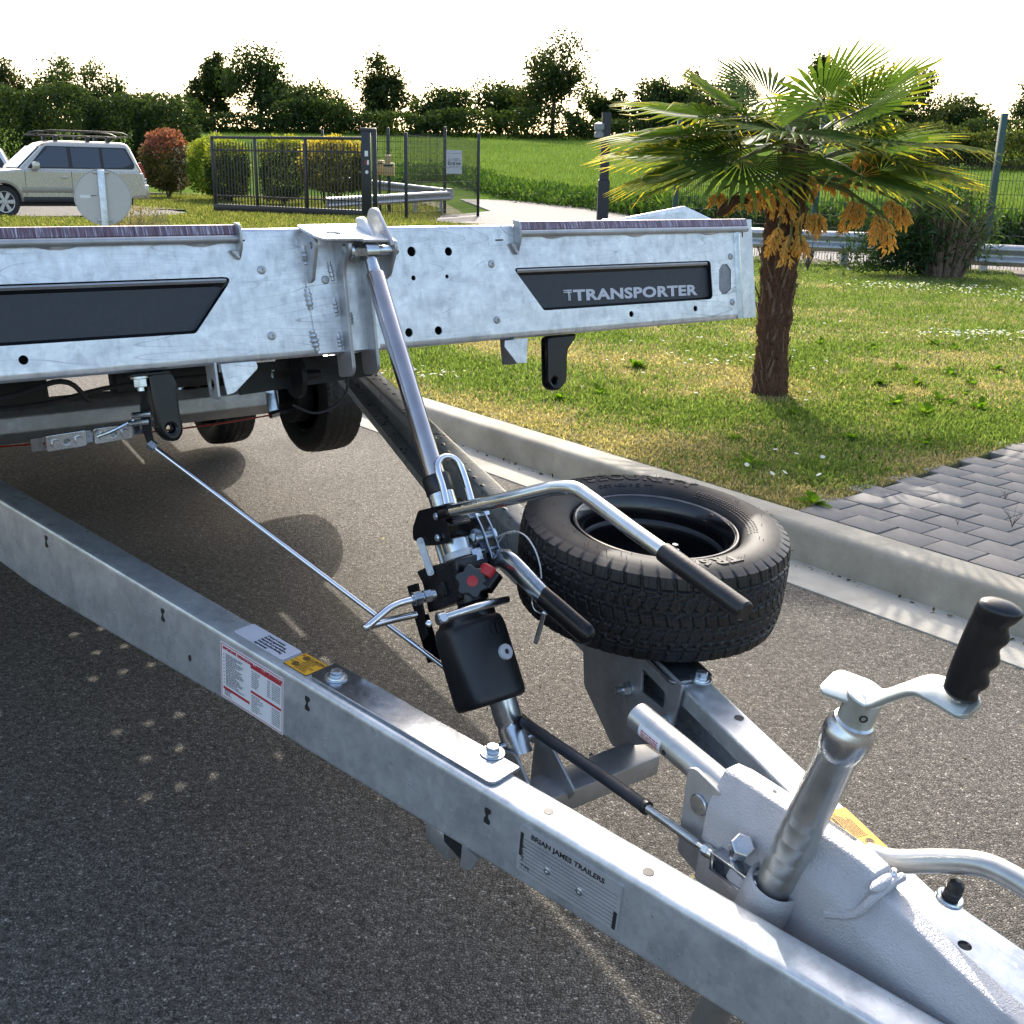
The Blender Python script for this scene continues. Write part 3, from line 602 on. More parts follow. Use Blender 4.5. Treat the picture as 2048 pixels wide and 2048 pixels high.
# maker's plate, riveted on
VX, VW = .421, .185
flat('nameplate', rect(VX, -.100, VX+VW, -.0185, .004), NF, 'nameplate', rN, .001, .0012)
m = MB(); m.text('BRIAN JAMES TRAILERS', .0118, at(VX+.022, -.0335, 0), .0002, 1.10, .0003)
for i, tx in enumerate(('0-', '1-', '2-', '3-')): m.text(tx, .0072, at(VX+.008, -.0565-(i*.0068 if i == 0 else .003+i*.0064), 0), .0002)
m.text('TYPE', .0075, at(VX+.008, -.0905, 0), .0002)
for i in range(9): m.plate(rect(VX+.006, -.0405-i*.0066, VX+VW-.006, -.0401-i*.0066, 0), .0002)
m.plate(rect(VX+.003, -.072, VX+.0085, -.031, 0), .0003); m.plate(rect(VX+VW-.009, -.098, VX+VW-.003, -.068, 0), .0003)
m.build('nameplate_print', M['ink'], rN, NF @ at(0, 0, .0019), ang=0)
m = MB(); fine(VX+.03, -.068, VX+.115, -.038, .0055, m, 2); m.build('stamped_print', M['ink_grey'], rN, NF @ at(0, 0, .0018), ang=0)
for q in ((0.4783,-0.0705), (0.5371,-0.0712)): MB().lathe([(.0062, 0), (.006, .0014), (.004, .0024), (.0022, .0024), (.002, .0008), (.0001, .0008)], 18, at(*q, .0016)).build('rivet', M['bolt'], rN, NF)
# gusset under the near rail; the dark plate paints a shaded opening beside it
a0_, a1_, a2_, a3_ = (0.261,-0.1335), (0.311,-0.1345), (0.3107,-0.1669), (0.2645,-0.1502)
m = MB(); m.plate([a0_, a1_, a2_, a3_], .004, at(0, 0, -.014)); m.build('gusset_and_opening', M['dark_frame'], rN, NF); m = MB(); m.plate([(a1_[0], a1_[1]+.012), (a1_[0]+.034, a1_[1]+.004), (a2_[0]+.022, a2_[1]+.006), a2_], .005, at(0, 0, -.004)); m.build('gusset_and_opening', M['galv_dull'], rN, NF)
# far rail caution label (reads from the other side)
FX = -.775
flat('caution_label', rect(FX, .004, FX+.105, .048, .003), FTOP, 'ink', rF, .0008); flat('caution_face', rect(FX+.001, .005, FX+.104, .047, .003), FTOP, 'vinyl_yellow', rF, .0012)
m = MB(); m.text('CAUTION', .0075, at(FX+.058, .040, 0), .0002, .9, .0002); fine(FX+.042, .016, FX+.10, .036, .0028, m, 2)
for cx, cy in ((FX+.026, .040), (FX+.026, .022)):
    m.plate(circ(cx, cy, .0068, 20), .0002, None, [circ(cx, cy, .0055, 20)]); m.plate(circ(cx, cy, .0045, 18), .0002, None, [circ(cx+.0025*math.cos(a), cy+.0025*math.sin(a), .0011, 8) for a in (.3, 1.87, 3.44, 5.0)])
m.plate(rect(FX+.039, .014, FX+.0396, .048, 0), .0002); m.build('caution_print', M['ink'], rF, FTOP @ at(0, 0, .0018), ang=0)
# crossmember with the lugs that carry the foot of the ram
cm = MB().box((-.232, -.205, -.245), (.262, -.135, -.20), bev=.005).build('crossmember', M['galv_dull'], trailer, TR)
for X_, pl in ((.034, [(-0.5445,1,1.0431)[1:]]), ): pass
def lug(x, pts, th=.006, r=.008, mat='galv_dull', par=None, name='lug', Fm=TR, holes=()):
    return MB().plate(fillet(pts, r), th, at(x, 0, 0) @ SIDE, holes, bev=.0012).build(name, M[mat], par or trailer, Fm)
lug(.034, [(0.034,-0.0935,-0.1461)[1:], (0.034,-0.1311,-0.1328)[1:], (0.034,-0.2196,-0.1927)[1:], (0.034,-0.2003,-0.224)[1:], (0.034,-0.0936,-0.2509)[1:]], par=cm)
lug(-.036, [(-0.036,-0.0768,-0.1603)[1:], (-0.036,-0.1244,-0.1436)[1:], (-0.036,-0.1825,-0.1906)[1:], (-0.036,-0.1489,-0.2289)[1:], (-0.036,-0.068,-0.2135)[1:]], par=cm)
bolt((.034+.003, -.103+.608*.045, -.193+.794*.045), .008, TR, cm, axis=(1, 0, 0), name='pivot_bolt')
MB().cyl((-.05, -.103+.608*.045, -.193+.794*.045), (.037, -.103+.608*.045, -.193+.794*.045), .007).build('pivot_pin', M['bolt'], cm, TR)
m = MB(); m.plate([(-.165, -.205), (-.125, -.205), (-.13, -.285), (-.16, -.285)], .006, at(.15, 0, 0) @ SIDE); m.build('tab', M['galv_dull'], cm, TR)
# carrier on the far rail that holds the spare wheel
FIN = TR @ axes((S1, C1, 0), (0, 0, 1), (C1, -S1, 0), (.349-.0755, 0, 0))
cp = MB().plate(fillet([(-.285, -.004), (-.275, -.10), (-.262, -.125), (-.085, -.25), (.06, -.19), (.115, -.005), (.115, .012), (-.285, .012)], [.004, .02, .012, .012, .01, .01, .002, .002]), .006, at(0, 0, 0), [fillet([((0.2388,-0.1456,-0.0298)[1]*1.028, (0.2388,-0.1456,-0.0298)[2]), ((0.2183,-0.2319,-0.031)[1]*1.028, (0.2183,-0.2319,-0.031)[2]), ((0.2179,-0.2337,-0.0653)[1]*1.028, (0.2179,-0.2337,-0.0653)[2]), ((0.237,-0.1535,-0.0758)[1]*1.028, (0.237,-0.1535,-0.0758)[2])], .010), fillet([(-.02, .002), (.03, .002), (-.01, -.03), (-.04, -.02)], .006)], bev=.0012)
cp = cp.build('wheel_carrier', M['galv_dull'], trailer, FIN)
MB().plate(fillet([(-.285, -.006), (-.285, .085), (-.14, .085), (-.14, -.006)], .014), .007, at(0, 0, .0045), bev=.0015).build('carrier_flange', M['galv_top'], cp, FTOP @ at(0, 0, 0))
bolt((*(-0.2895,0.0271), .0085), .0115, FTOP, cp, .012)
for s, z in (((0.2461,-0.1152,-0.0935)[1]*1.028, (0.2461,-0.1152,-0.0935)[2]), ((0.2139,-0.2506,-0.0826)[1]*1.028, (0.2139,-0.2506,-0.0826)[2])):
    m = MB(); m.cyl((s, z, -.003), (s, z, -.006), .015, 24); m.hexn((s, z, -.006), (s, z, -.021), .0135); m.cyl((s, z, -.02), (s, z, -.034), .0075, 14); m.build('carrier_bolt', M['bolt'], cp, FIN)
lug(.30, [(-.10, .012), (-.10, -.09), (.06, -.02), (.10, .012)], par=cp, name='carrier_web')
# drawtube, housing of the overrun coupling
b0, b1 = Vector((0, -.372, .068)), Vector((0, -.66, .044))
dtu = MB().cyl(b0, b1, .0228, 32, ch=.0015).build('drawtube', M['zinc_dull'], trailer, TR)
MB().cyl(b0+Vector((0, .0004, 0)), b0+Vector((0, .0002, 0)), .0195, 24).build('tube_mouth', M['dark_frame'], dtu, TR)
TB = TR @ look(b0, b1)[0]
def wrap(x, y, z): a = -.1+y/.0228; return ((.0231+z)*math.cos(a+1.9), (.0231+z)*math.sin(a+1.9), x)
m = MB(); nn_ = 8; v = []; f = []
for i in range(9):
    for j in range(2): v.append(wrap(.028+j*.05, -.016+i*.004, 0))
m.add(v, [(2*i, 2*i+1, 2*i+3, 2*i+2) for i in range(8)]); m.build('tube_label', M['vinyl_white'], dtu, TB)
m = MB(); mm = MB(); fine(.034, -.012, .072, .012, .0035, mm, 1); vv = np.concatenate(mm.v); m.add([wrap(p[0], p[1], .0003) for p in vv], mm.f); m.build('tube_print', M['ink_red'], dtu, TB)
MB().plate(circ(0, 0, .0045, 14), .0006, TR.inverted() @ TB @ at(-.0035, .0226, .088) @ Matrix.Rotation(R(-90), 4, 'X')).build('tube_hole', M['ink'], dtu, TR)
rings = []
for y, wb, wt, zt, zb in ((-.572, .036, .013, .098, -.085), (-.576, .044, .018, .104, -.088), (-.60, .047, .020, .108, -.09), (-.70, .050, .021, .112, -.095), (-.805, .050, .021, .112, -.10), (-.835, .047, .020, .106, -.10), (-.85, .043, .017, .084, -.10), (-.90, .040, .017, .072, -.10), (-.96, .038, .019, .060, -.095), (-1.02, .034, .020, .050, -.07), (-1.1, .030, .020, .044, -.03), (-1.3, .028, .020, .042, -.02)):
    rings.append([(a, y, b) for a, b in fillet([(wb*.62, zb), (wb*.62, zt-.05), (wt*.7, zt-.006), (-wt, zt-.006), (-wb, zt-.062), (-wb, zb)], [.005, .010, .006, .006, .010, .005], 3)])
hs = MB().loft(rings).build('coupling_housing', M['cast'], trailer, TR, ang=40)
MB().plate(rect(.006, -.785, .013, -.735, .003), .002, at(-.002, 0, .1050)).build('housing_slot', M['ink'], hs, TR)
MB().sphere((-.01, -.845, .088), .02, sc=(1.3, .5, .5)).build('casting_boss', M['cast'], hs, TR); MB().tube([(-.047, -.80, .02), (-.044, -.835, .045), (-.03, -.848, .075), (.0, -.852, .09), (.02, -.852, .09)], .006, 10).build('casting_rib', M['cast'], hs, TR); MB().plate(circ(-.004, -.655, .003, 12), .0006, at(0, 0, .1045)).build('grease_hole', M['ink'], hs, TR)
m = MB().lathe([(.0085, -.01), (.0085, .002), (.0055, .004), (.0055, .009), (.0035, .012), (.0035, .016)], 16, at(.008, -.845, .086)); m.build('grease_nipple', M['bolt'], hs, TR)
JA = TR @ look((-.05, -.703, -.06), (-.05, -.778, .31))[0]; 
MB().lathe([(.0385, 0), (.039, .05), (.038, .072), (.035, .077), (.0315, .073), (.0315, .0), ], 36, None, cap=False).build('jockey_socket', M['cast'], hs, JA)
MB().box((-.05, -.06, .005), (.03, .02, .05), bev=.012).build('socket_web', M['cast'], hs, JA @ at(.035, 0, 0))
# flange plates behind the housing, pin, brake linkage, cable
m = MB().plate(fillet([(-.588, .070), (-.535, .080), (-.522, .072), (-.528, -.075), (-.588, -.09)], [.004, .006, .004, .01, .01]), .006, at(-.033, 0, 0) @ SIDE, bev=.001); hp = m.build('housing_plate', M['galv_dull'], trailer, TR)
MB().cyl((-.030, -.556, .030), (-.042, -.556, .030), .0165, 26, ch=.0015).build('pin_head', M['steel'], hp, TR)
MB().plate(fillet([(-.588, .030), (-.515, .040), (-.500, .034), (-.505, -.075), (-.588, -.09)], [.004, .006, .004, .01, .01]), .006, at(.033, 0, 0) @ SIDE, bev=.001).build('housing_plate', M['galv_dull'], trailer, TR)
X_ = -.07
ca, cb, cc = (-0.03,-0.1628,-0.072), (-0.05,-0.4631,-0.0304), (-0.055,-0.5794,-0.0184)
bc = MB().tube([(0.09,0.0593,-0.1898), (0.03,-0.0545,-0.132), ca, (-0.045,-0.3272,-0.0442), cb], .0105, 14, M=None).build('brake_cable_sleeve', M['rubber'], trailer, TR)
cbv, ccv = Vector(cb), Vector(cc); m = MB(); n_ = 46; L_, d_ = look(cbv, ccv)
m.lathe([(.0062+.0009*math.cos(i*math.pi), d_*i/(2*n_)) for i in range(2*n_+1)], 14, L_); m.build('spring_cable', M['steel'], bc, TR)
MB().cyl(cbv-(ccv-cbv)*.02, cbv+(ccv-cbv)*.06, .0118, 16, ch=.001).build('cable_tie', M['black_plastic'], bc, TR)
MB().cyl(ccv-(ccv-cbv)*.02, ccv+(ccv-cbv)*.25, .0052, 12).hexn(ccv+(ccv-cbv)*.12, ccv+(ccv-cbv)*.22, .0098).cyl(ccv+(ccv-cbv)*.22, ccv+(ccv-cbv)*.38, .0088, 18).build('adjuster_nut', M['zinc'], bc, TR)
e0 = ccv+(ccv-cbv)*.36; ed_ = (ccv-cbv).normalized(); LK = TR @ look(e0, e0+ed_)[0] @ Matrix.Diagonal((1.35, 1.35, 1.2, 1))
m = MB(); m.box((-.011, -.010, 0), (-.008, .010, .075), bev=.001); m.box((.008, -.010, 0), (.011, .010, .075), bev=.001); m.box((-.011, -.010, -.003), (.011, .010, .003), bev=.001); lk = m.build('clevis', M['galv_top'], trailer, LK)
MB().cyl((-.016, 0, .062), (.016, 0, .062), .0058, 16).hexn((-.017, 0, .062), (-.011, 0, .062), .009).build('clevis_pin', M['bolt'], lk, LK)
p = Vector((-0.062,-0.6575,0.0289)); MB().hexn(p, p+Vector((-.010, -.012, .022)), .0165).cyl(p-Vector((-.010, -.012, .022)), p, .0095, 16).build('linkage_bolt', M['steel'], lk, TR)
p = Vector((-0.062,-0.662,-0.0271)); MB().plate(rect(-.009, -.006, .009, .006, .003), .004, look(p, p+Vector((-.5, -.3, .6)))[0], bev=.001).build('split_pin', M['zinc'], lk, TR)
# jockey wheel: tube, collar, crank and grip
jk = MB().lathe([(.0262, -.25), (.0262, .205), (.0266, .208), (.0266, .212), (.0260, .216), (.0260, .345), (.0262, .3455)], 44).build('jockey_tube', M['zinc_dull'], trailer, JA)
m = MB()
for i, u in enumerate((.085, .115, .145, .175)): m.lathe([(.0261, u-.008), (.0267, u), (.0269, u+.008), (.0267, u+.014), (.0261, u+.021)], 40, None, cap=False)
m.build('tube_ribs', M['zinc_dull'], jk, JA)
MB().lathe([(.0260, .318), (.0290, .325), (.0312, .335), (.0318, .352), (.0305, .362), (.0265, .367), (.0250, .373), (.0215, .376)], 40).build('collar', M['steel'], jk, JA)
hd = MB().lathe([(.0222, .370), (.0220, .378), (.0220, .412), (.0205, .414)], 32).build('crank_head', M['crank'], jk, JA)
hz_ = JA @ axes((1, 0, 0), (0, 1, 0), (0, 0, 1), (0, 0, 0))
ja_ = (TR.inverted() @ JA); dv_ = Vector((-.62, -.75, .2)); az_ = ja_.to_3x3() @ Vector((0, 0, 1)); dv_ = (dv_-az_*dv_.dot(az_)).normalized(); p = ja_ @ Vector((0, 0, .394))+dv_*.0222; MB().lathe([(.0052, -.002), (.0052, .0006), (.0034, .0008), (.0032, -.001), (.0001, -.001)], 14, look(p, p+dv_)[0]).build('roll_pin', M['ink'], jk, TR)
c0, c1, c2, c3, c4, c5 = [Vector(q) for q in ((-0.05,-0.7384,0.3372), (-0.05,-0.7745,0.3439), (-0.05,-0.7984,0.3472), (-0.05,-0.8469,0.3912), (-0.05,-0.8674,0.3983), (-0.05,-0.9058,0.3972))]
arm = MB(); arm.strip([c0+(c0-c1)*.25, c0, c1, c2, (c2+c3)/2, c3, c4, c5, c5+(c5-c4)*.28], [.030, .046, .044, .036, .033, .036, .040, .040, .024], .0085, (.88, -.1, .42), sm=5); arm = arm.build('crank_arm', M['crank'], jk, TR, ang=50)
g0, g1 = Vector((-0.05,-0.8952,0.4043)), Vector((-0.05,-0.9096,0.5172)); GL, gd = look(g0, g1)
MB().cyl(g0-(g1-g0)*.12, g0+(g1-g0)*.06, .0075, 18).build('grip_pin', M['steel'], jk, TR)
rings = []; fw_ = (GL.inverted().to_3x3() @ Vector((.35, -.9, 0))).normalized(); an = math.atan2(fw_.y, fw_.x); L1 = gd*1.12
for i in range(45):
    u = i/44; z = u*L1; bx = .0165+.002*math.sin(u*3); ridg = .0022*math.cos(u*2*math.pi*4.3+.4)*(u < .86); e = 1.0
    if u > .80: e = 1+.22*(u-.80)/.2
    if u > .93: e *= math.sqrt(max(0.02, 1-((u-.93)/.0715)**2))
    if u < .04: e *= .75+.25*u/.04
    ring = []
    for k in range(28):
        a = 2*math.pi*k/28; fr = max(0, math.cos(a)); rx = (bx+.0045*fr*fr*0+ridg*fr**2)*e; ring.append((rx*1.18*math.cos(a)+(.006*(max(0, u-.78)/.2)**2 if u > .78 else 0), rx*.9*math.sin(a), z))
    rings.append([tuple(Matrix.Rotation(an, 3, 'Z') @ Vector(q)) for q in ring])
MB().loft(rings).build('crank_grip', M['grip'], jk, TR @ GL, ang=60)
# hand brake tube, rubber stop and washer at the right of the housing
hb = MB().tube([(0.05,-0.7817,0.0634), (0.06,-0.8165,0.0724), (0.075,-0.8673,0.1026), (0.085,-0.9125,0.1262), (0.09,-0.9492,0.1321), (0.09,-0.9959,0.1301), (0.08,-1.072,0.1196)], .0158, 20).build('handbrake_tube', M['zinc_dull'], trailer, TR)
p = Vector((0.075,-0.8928,0.0622)); q = Vector((.05, -.12, 1)).normalized(); L_ = look(p, p+q)[0]
MB().lathe([(.018, -.004), (.018, 0), (.0165, .002), (.013, .002), (.013, -.001)], 28, L_).build('stop_washer', M['bolt'], trailer, TR)
MB().lathe([(.0115, 0), (.0118, .012), (.0105, .014), (.0112, .020), (.0095, .026), (.004, .030)], 24, L_).build('rubber_stop', M['black_plastic'], trailer, TR)
MB().plate(rect(.030, -1.10, .13, -.86, .02), .006, at(0, 0, .012), [circ(.07, -.93, .009)]).build('stop_plate', M['galv_top'], trailer, TR)
# ------------------------------------------------------------ the raised bed
BF = BED @ FACE
def inset(pl, d):
    P = [Vector(p) for p in pl]; out = []; n = len(P); A_ = sum(P[i].x*P[(i+1) % n].y-P[(i+1) % n].x*P[i].y for i in range(n)); sg = 1 if A_ > 0 else -1
    for i in range(n):
        a, b, c = P[i-1], P[i], P[(i+1) % n]; d1, d2 = (b-a).normalized(), (c-b).normalized()
        n1, n2 = Vector((-d1.y, d1.x))*sg, Vector((-d2.y, d2.x))*sg
        bi = (n1+n2).normalized(); k = d/max(.3, bi.dot(n1)); out.append(tuple(b+bi*k))
    return out
lt, lb = (-0.2826,-0.0362), (-0.3514,-0.1392); lx, l0, l1 = -1.10, (-0.6809,-0.0322)[1], (-0.6961,-0.1355)[1]
tipL = (-0.2636,-0.037)
pL = [(lx, l1), lb, tipL, (lx, l0)]
pR = [(0.483,-0.1424), (1.0453,-0.1437), (1.0436,-0.0449), (0.4035,-0.043)]
oL, oR = fillet(pL, [.01, .006, .022, .01]), fillet(pR, [.006, .014, .012, .014])
sl = [(1.0859,-0.0564), (1.1049,-0.0557), (1.119,-0.0717), (1.1154,-0.121), (1.0953,-0.1331), (1.0801,-0.1324), (1.0698,-0.119), (1.0735,-0.0702)]
xr = (1.148,-0.0988)[0]; xe = (1.2089,-0.1012)[0]
holes = [oL, oR, sl]
for q, r in (((0.1395,0.0001), .0105), ((0.2331,-0.0022), .0095), ((0.1382,-0.0551), .0055), ((0.2234,-0.0551), .0045), ((0.114,-0.1684), .0095), ((0.1888,-0.169), .0095), ((-0.6624,-0.1636), .0082), ((0.7553,-0.1659), .0075), ((0.9789,-0.1646), .0075)): holes.append(circ(*q, r, 18))
holes += [rect(a[0]-.016, a[1]-.0016, a[0]+.006, a[1]+.0016, 0) for a in ((-0.2376,0.03), (0.3764,0.0195))]
beam = MB().plate([(-1.2, -.186), (xr, -.186), (xr, .046), (-1.2, .046)], .004, at(0, 0, -.002), holes)
for pr in ([(0, -.186), (0, -.189), (.003, -.196), (.010, -.2005), (.055, -.2005), (.055, -.197), (.011, -.197), (.006, -.194), (.004, -.189), (.004, -.186)], [(0, .046), (.002, .051), (.006, .053), (.06, .053), (.06, .049), (.006, .049), (.004, .046)]):
    beam.loft([[(x, y, z) for y, z in pr] for x in np.linspace(-1.2, xr, 30)], M=FACE.inverted())
beam = beam.build('front_beam', M['galv'], trailer, BF, ang=28)
def inset2(pl, ds):
    P = [Vector(p) for p in pl]; n = len(P); out = []; L = []
    A_ = sum(P[i].x*P[(i+1) % n].y-P[(i+1) % n].x*P[i].y for i in range(n)); sg = 1 if A_ > 0 else -1
    for i in range(n):
        d = (P[(i+1) % n]-P[i]).normalized(); L.append((P[i]+Vector((-d.y, d.x))*sg*ds[i], d))
    for i in range(n):
        (p, u), (q, v) = L[i-1], L[i]; t = (q-p).cross(v)/u.cross(v); out.append(tuple(p+u*t))
    return out
def pan(nm, pl, out, dz=.012):
    a, b = pl, inset2(pl, (.006, .002, .017, .002))
    m = MB(); n = len(a)
    oo = out; k = len(oo); inn = fillet(b, [.01*.6, .006, .016, .01] if nm == 'L' else [.006, .012, .01, .012])
    m.loft([[(x, y, -.0015) for x, y in oo], [(x*.75+u*.25, y*.75+v*.25, -.004) for (x, y), (u, v) in zip(oo, inn)], [(u, v, -dz) for u, v in inn]], cap=False)
    m.build('recess_wall', M['black_gloss'], beam, BF)
    tl, tr_, bl_, br_ = Vector(pl[3]), Vector(pl[2]), Vector(b[3]), Vector(b[2]); e_ = (tr_-tl).normalized()*.012
    MB().loft([[(*(tl.lerp(tr_, k)+e_*(1-2*k)).lerp(bl_.lerp(br_, k), f_)[:2], z_) for f_, z_ in ((.08, -.0035), (.35, -.0025), (.62, -.006), (.62, -.010), (.08, -.010))] for k in np.linspace(0, 1, 12)]).build('recess_lip', M['galv_dull'], beam, BF)
    MB().plate(inn, .0012, at(0, 0, -dz)).build('black_panel', M['sticker_black'], beam, BF, ang=0)
    return inn
pan('L', pL, oL); pan('R', pR, oR)
# black corner wrap on the slanted ends of the panels
# lettering: double-stroked T emblem and the word
la, lb_, lc = (0.5827,-0.1237), (1.0003,-0.1291), (0.5854,-0.0957)
LF = BF @ at(la[0], la[1], -.0108) @ Matrix.Rotation(math.atan2(lb_[1]-la[1], lb_[0]-la[0]), 4, 'Z')
tw = lb_[0]-la[0]; th = .0255
m = MB().text('TRANSPORTER', .0345, None, .0004, 1.0, .0013, space=1.06); vv = np.concatenate(m.v); ox, sc = vv[:, 0].min(), tw/(vv[:, 0].max()-vv[:, 0].min()); hy = vv[:, 1].max()
for q in m.v: q[:, 0] = (q[:, 0]-ox)*sc; q[:, 1] *= th/hy
m.build('lettering', M['vinyl_grey'], beam, LF, ang=0)
m = MB()
for k, (xo, yo) in enumerate(((0, 0), (.0042, -.0042))):
    w1 = .003; x0, x1 = -.0300+(.001 if k else 0), -.004
    m.tube([(x0, th-.0015+yo, 0), (-.020, th-.0015+yo, 0), (-.0155+xo*.3, th-.004+yo, 0), (-.0145+xo*.9, th-.010+yo*.5, 0), (-.0145+xo*.9, .0, 0)][0:5], .0015, 4, sm=4)
m.box((-.021, th-.003, -.0004), (-.004, th, .0004)); m.box((-.016, th-.0075, -.0004), (-.004, th-.0045, .0004))
m.build('emblem', M['vinyl_grey'], beam, LF, ang=0)
MB().plate(inset(sl, .0012), .003, at(0, 0, -.004)).build('slot_lens', M['lens'], beam, BF)
for q in ((-0.2048,-0.0267), (-0.2,-0.1542), (0.3447,-0.0323), (0.3469,-0.156), (1.1197,-0.0368), (1.1186,-0.1551), (-0.0717,-0.0511)):
    MB().lathe([(.0085, 0), (.0082, .002), (.0055, .0034), (.003, .0034), (.0027, .001), (.0001, .001)], 20, at(*q, .0002 if q[0] > .05 or q[0] < -.12 else .0045)).build('rivet', M['galv_dull'], beam, BF)
# right-hand end: a rounded rib and the flat end strip
MB().loft([[(x, y, n) for x, y in ((xr-.012, .004), (xr-.012, 0), (xr-.008, -.006), (xr-.002, -.008), (xr+.004, -.006), (xr+.008, 0), (xr+.008, .004))] for n in (-.199, .051)]).build('end_rib', M['galv_top'], beam, BED)
e = MB().plate([(xr+.008, -.2), (xe, -.2), (xe, .058), (xr+.008, .058)], .004, at(0, 0, -.003), [rect(xr+.020, .012, xr+.025, .038, 0)]); e.build('end_strip', M['galv_rail'], beam, BF); MB().plate(rect(xr+.018, .010, xr+.027, .040, 0), .001, at(0, 0, -.006)).build('end_slot_shade', M['ink'], beam, BF)  # dark plate behind the slot stands for its shaded inside
# film-covered lip and rolled bar along the top, with its end brackets
def topbar(x0, x1, bracket_x, nm):
    m = MB().cyl((x0, -.0075, .0325), (x1, -.0075, .0325), .0075, 16); b = m.build('rolled_bar', M['galv_dull'], beam, BED)
    m = MB().loft([[(x, y, n) for y, n in ((-.008, .039), (-.0105, .041), (-.0055, .0585), (-.001, .060), (.002, .057), (.001, .039))] for x in np.linspace(x0, x1, 24)]); m.build('film_lip', M['film'], beam, BED)
    m = MB()
    x = x0+.06
    while x < x1-.05: m.loft([[(x+u*.08, -.004*math.sin(math.pi*min(1, max(0, u)))-.0008, .026-.006*math.sin(math.pi*u)), (x+u*.08, -.0075, .027), (x+u*.08, .001, .026)] for u in np.linspace(0.02, .98, 7)]); x += .26
    m.build('weld_bead', M['weld'], beam, BED)['kind'] = 'stuff'
topbar(-1.2, (-0.2505,0.0405)[0], 0, 'l'); topbar((0.4257,0.0352)[0], (1.1798,0.0176)[0], 0, 'r')
def bracket(x, n0, top=.064, t=.005, wd=.020, flip=1):
    m = MB().plate(fillet([(0, top), (-.020, top-.004), (-.026, top-.016), (-.024, .018), (-.008, n0+.004), (0, n0)], [.002, .006, .006, .01, .004, 0]), t, at(x, 0, 0) @ SIDE, bev=.001)
    m.plate(fillet([(0, .012), (-flip*wd, .012), (-flip*.006, n0+.002), (0, n0)], .004), .012, BED.inverted() @ BF @ at(x, 0, .004), bev=.002); return m.build('bar_bracket', M['galv_dull'], beam, BED)
bracket((-0.2487,0.0311)[0], (-0.2565,-0.0062)[1]); bracket((0.4155,0.0188)[0], (0.4036,-0.0141)[1], flip=1)
# triangular ridge plate standing behind the beam at the right
g = [(0.7953,0.13,0.0678), (1.0846,0.13,0.1108), (1.2307,0.13,0.0648)]
gx0, gz0, gx1, gz1, gx2, gz2 = g[0][0], g[0][2], g[1][0], g[1][2], g[2][0], g[2][2]
MB().loft([[(gx0, y, .05), (gx0, y, gz0+.004), (gx1, y, gz1), (gx1+.012, y, gz1), (gx2, y, gz2), (gx2, y, .05)] for y in (.13, .30)]).build('ridge_plate', M['galv'], beam, BED, ang=20, bev=.003)
MB().plate([(gx0+.10, .055), (gx0+.13, gz0+.012), (gx1-.01, gz1-.016), (gx1+.03, gz1-.02), (gx2-.05, .055)], .002, BF.inverted() @ BED @ FACE @ at(0, 0, -.128)).build('ridge_face', M['galv_rail'], beam, BF)
# centre bracket: backing plate, top plate, lugs, gusset hook, pin and weld beads
xa, xb = (-0.1169,-0.0493)[0], (0.0385,-0.0554)[0]
cb_ = MB().plate([(xa+.012, -.196), (xb, -.196), (xb, .03), (xa-.008, .03), (xa-.008, .004), (xa+.0, -.02)], .004, at(0, 0, .002)).build('ram_bracket', M['galv'], trailer, BF)
TPF = BED @ axes((1, 0, 0), (0, .9, .436), (0, -.436, .9), (0, 0, .054))
tp = [(-.121, 0), (-.120, -.022), (-.111, -.070), (-.100, -.083), (-.030, -.083), (-.006, -.094), (.040, -.095), (.049, -.083), (.062, -.04), (.0715, 0)]
MB().plate(fillet(tp, .007), .006, at(0, 0, .002), [fillet([(-.082, -.055), (-.058, -.062), (-.050, -.058), (-.052, -.045), (-.078, -.042)], .004)], bev=.0012).build('top_plate', M['galv'], cb_, TPF)
def blug(x, pl, t=.008, r=.006, holes=()): return MB().plate(fillet(pl, r), t, at(x, 0, 0) @ SIDE, holes, bev=.0015).build('bracket_lug', M['galv_dull'], cb_, BED)
x1_, x2_, x3_ = (-0.1067,-0.0125)[0], (-0.0432,-0.0937)[0], (0.0142,-0.0966)[0]
blug(x1_, [(0, .050), (-.052, .024), (-.052, .010), (-.022, -.052), (-.012, -.056), (0, -.056)], holes=[circ(-.034, .014, .006, 12)])
for xx_ in (x2_, x3_): blug(xx_, [(0, .050), (-.070, .014), (-.070, .000), (-.046, -.020), (-.034, -.045), (-.034, -.235), (-.02, -.248), (.03, -.248), (.03, -.2), (0, -.2)], r=[.001, .003, .02, .012, .012, .014, .012, .01, .002, .002], holes=[circ(-.050, .008, .006, 14)])
MB().plate(fillet([(-.092, .004), (-.092, .014), (-.044, .085), (-.020, .087), (-.006, .070), (-.012, .048)], [.002, .003, .012, .012, .01, .004]), .009, at(.040, 0, 0) @ SIDE, bev=.0015).build('hook_plate', M['galv_dull'], cb_, BED)
MB().plate(fillet([(-.074, .020), (-.035, .068), (-.012, .070), (-.012, .048)], .008), .014, at(.012, 0, 0) @ SIDE, bev=.003).build('hook_plate', M['weld'], cb_, BED)
pz = .034; pz0 = (x2_+.006, -.052, pz)
MB().cyl((x2_-.004, -.048, .0), (x3_+.060, -.048, .0), .0105, 20).build('bracket_pin', M['bolt'], cb_, BED)
MB().cyl((x2_+.006, -.048, .0), (x2_+.014, -.048, .0), .016, 22, ch=.001).hexn((x2_+.014, -.048, .0), (x2_+.03, -.048, .0), .015).build('pin_nut', M['bolt'], cb_, BED)
blug(x3_+.050, [(0, .048), (-.066, .016), (-.066, .000), (-.03, -.05), (0, -.06)])
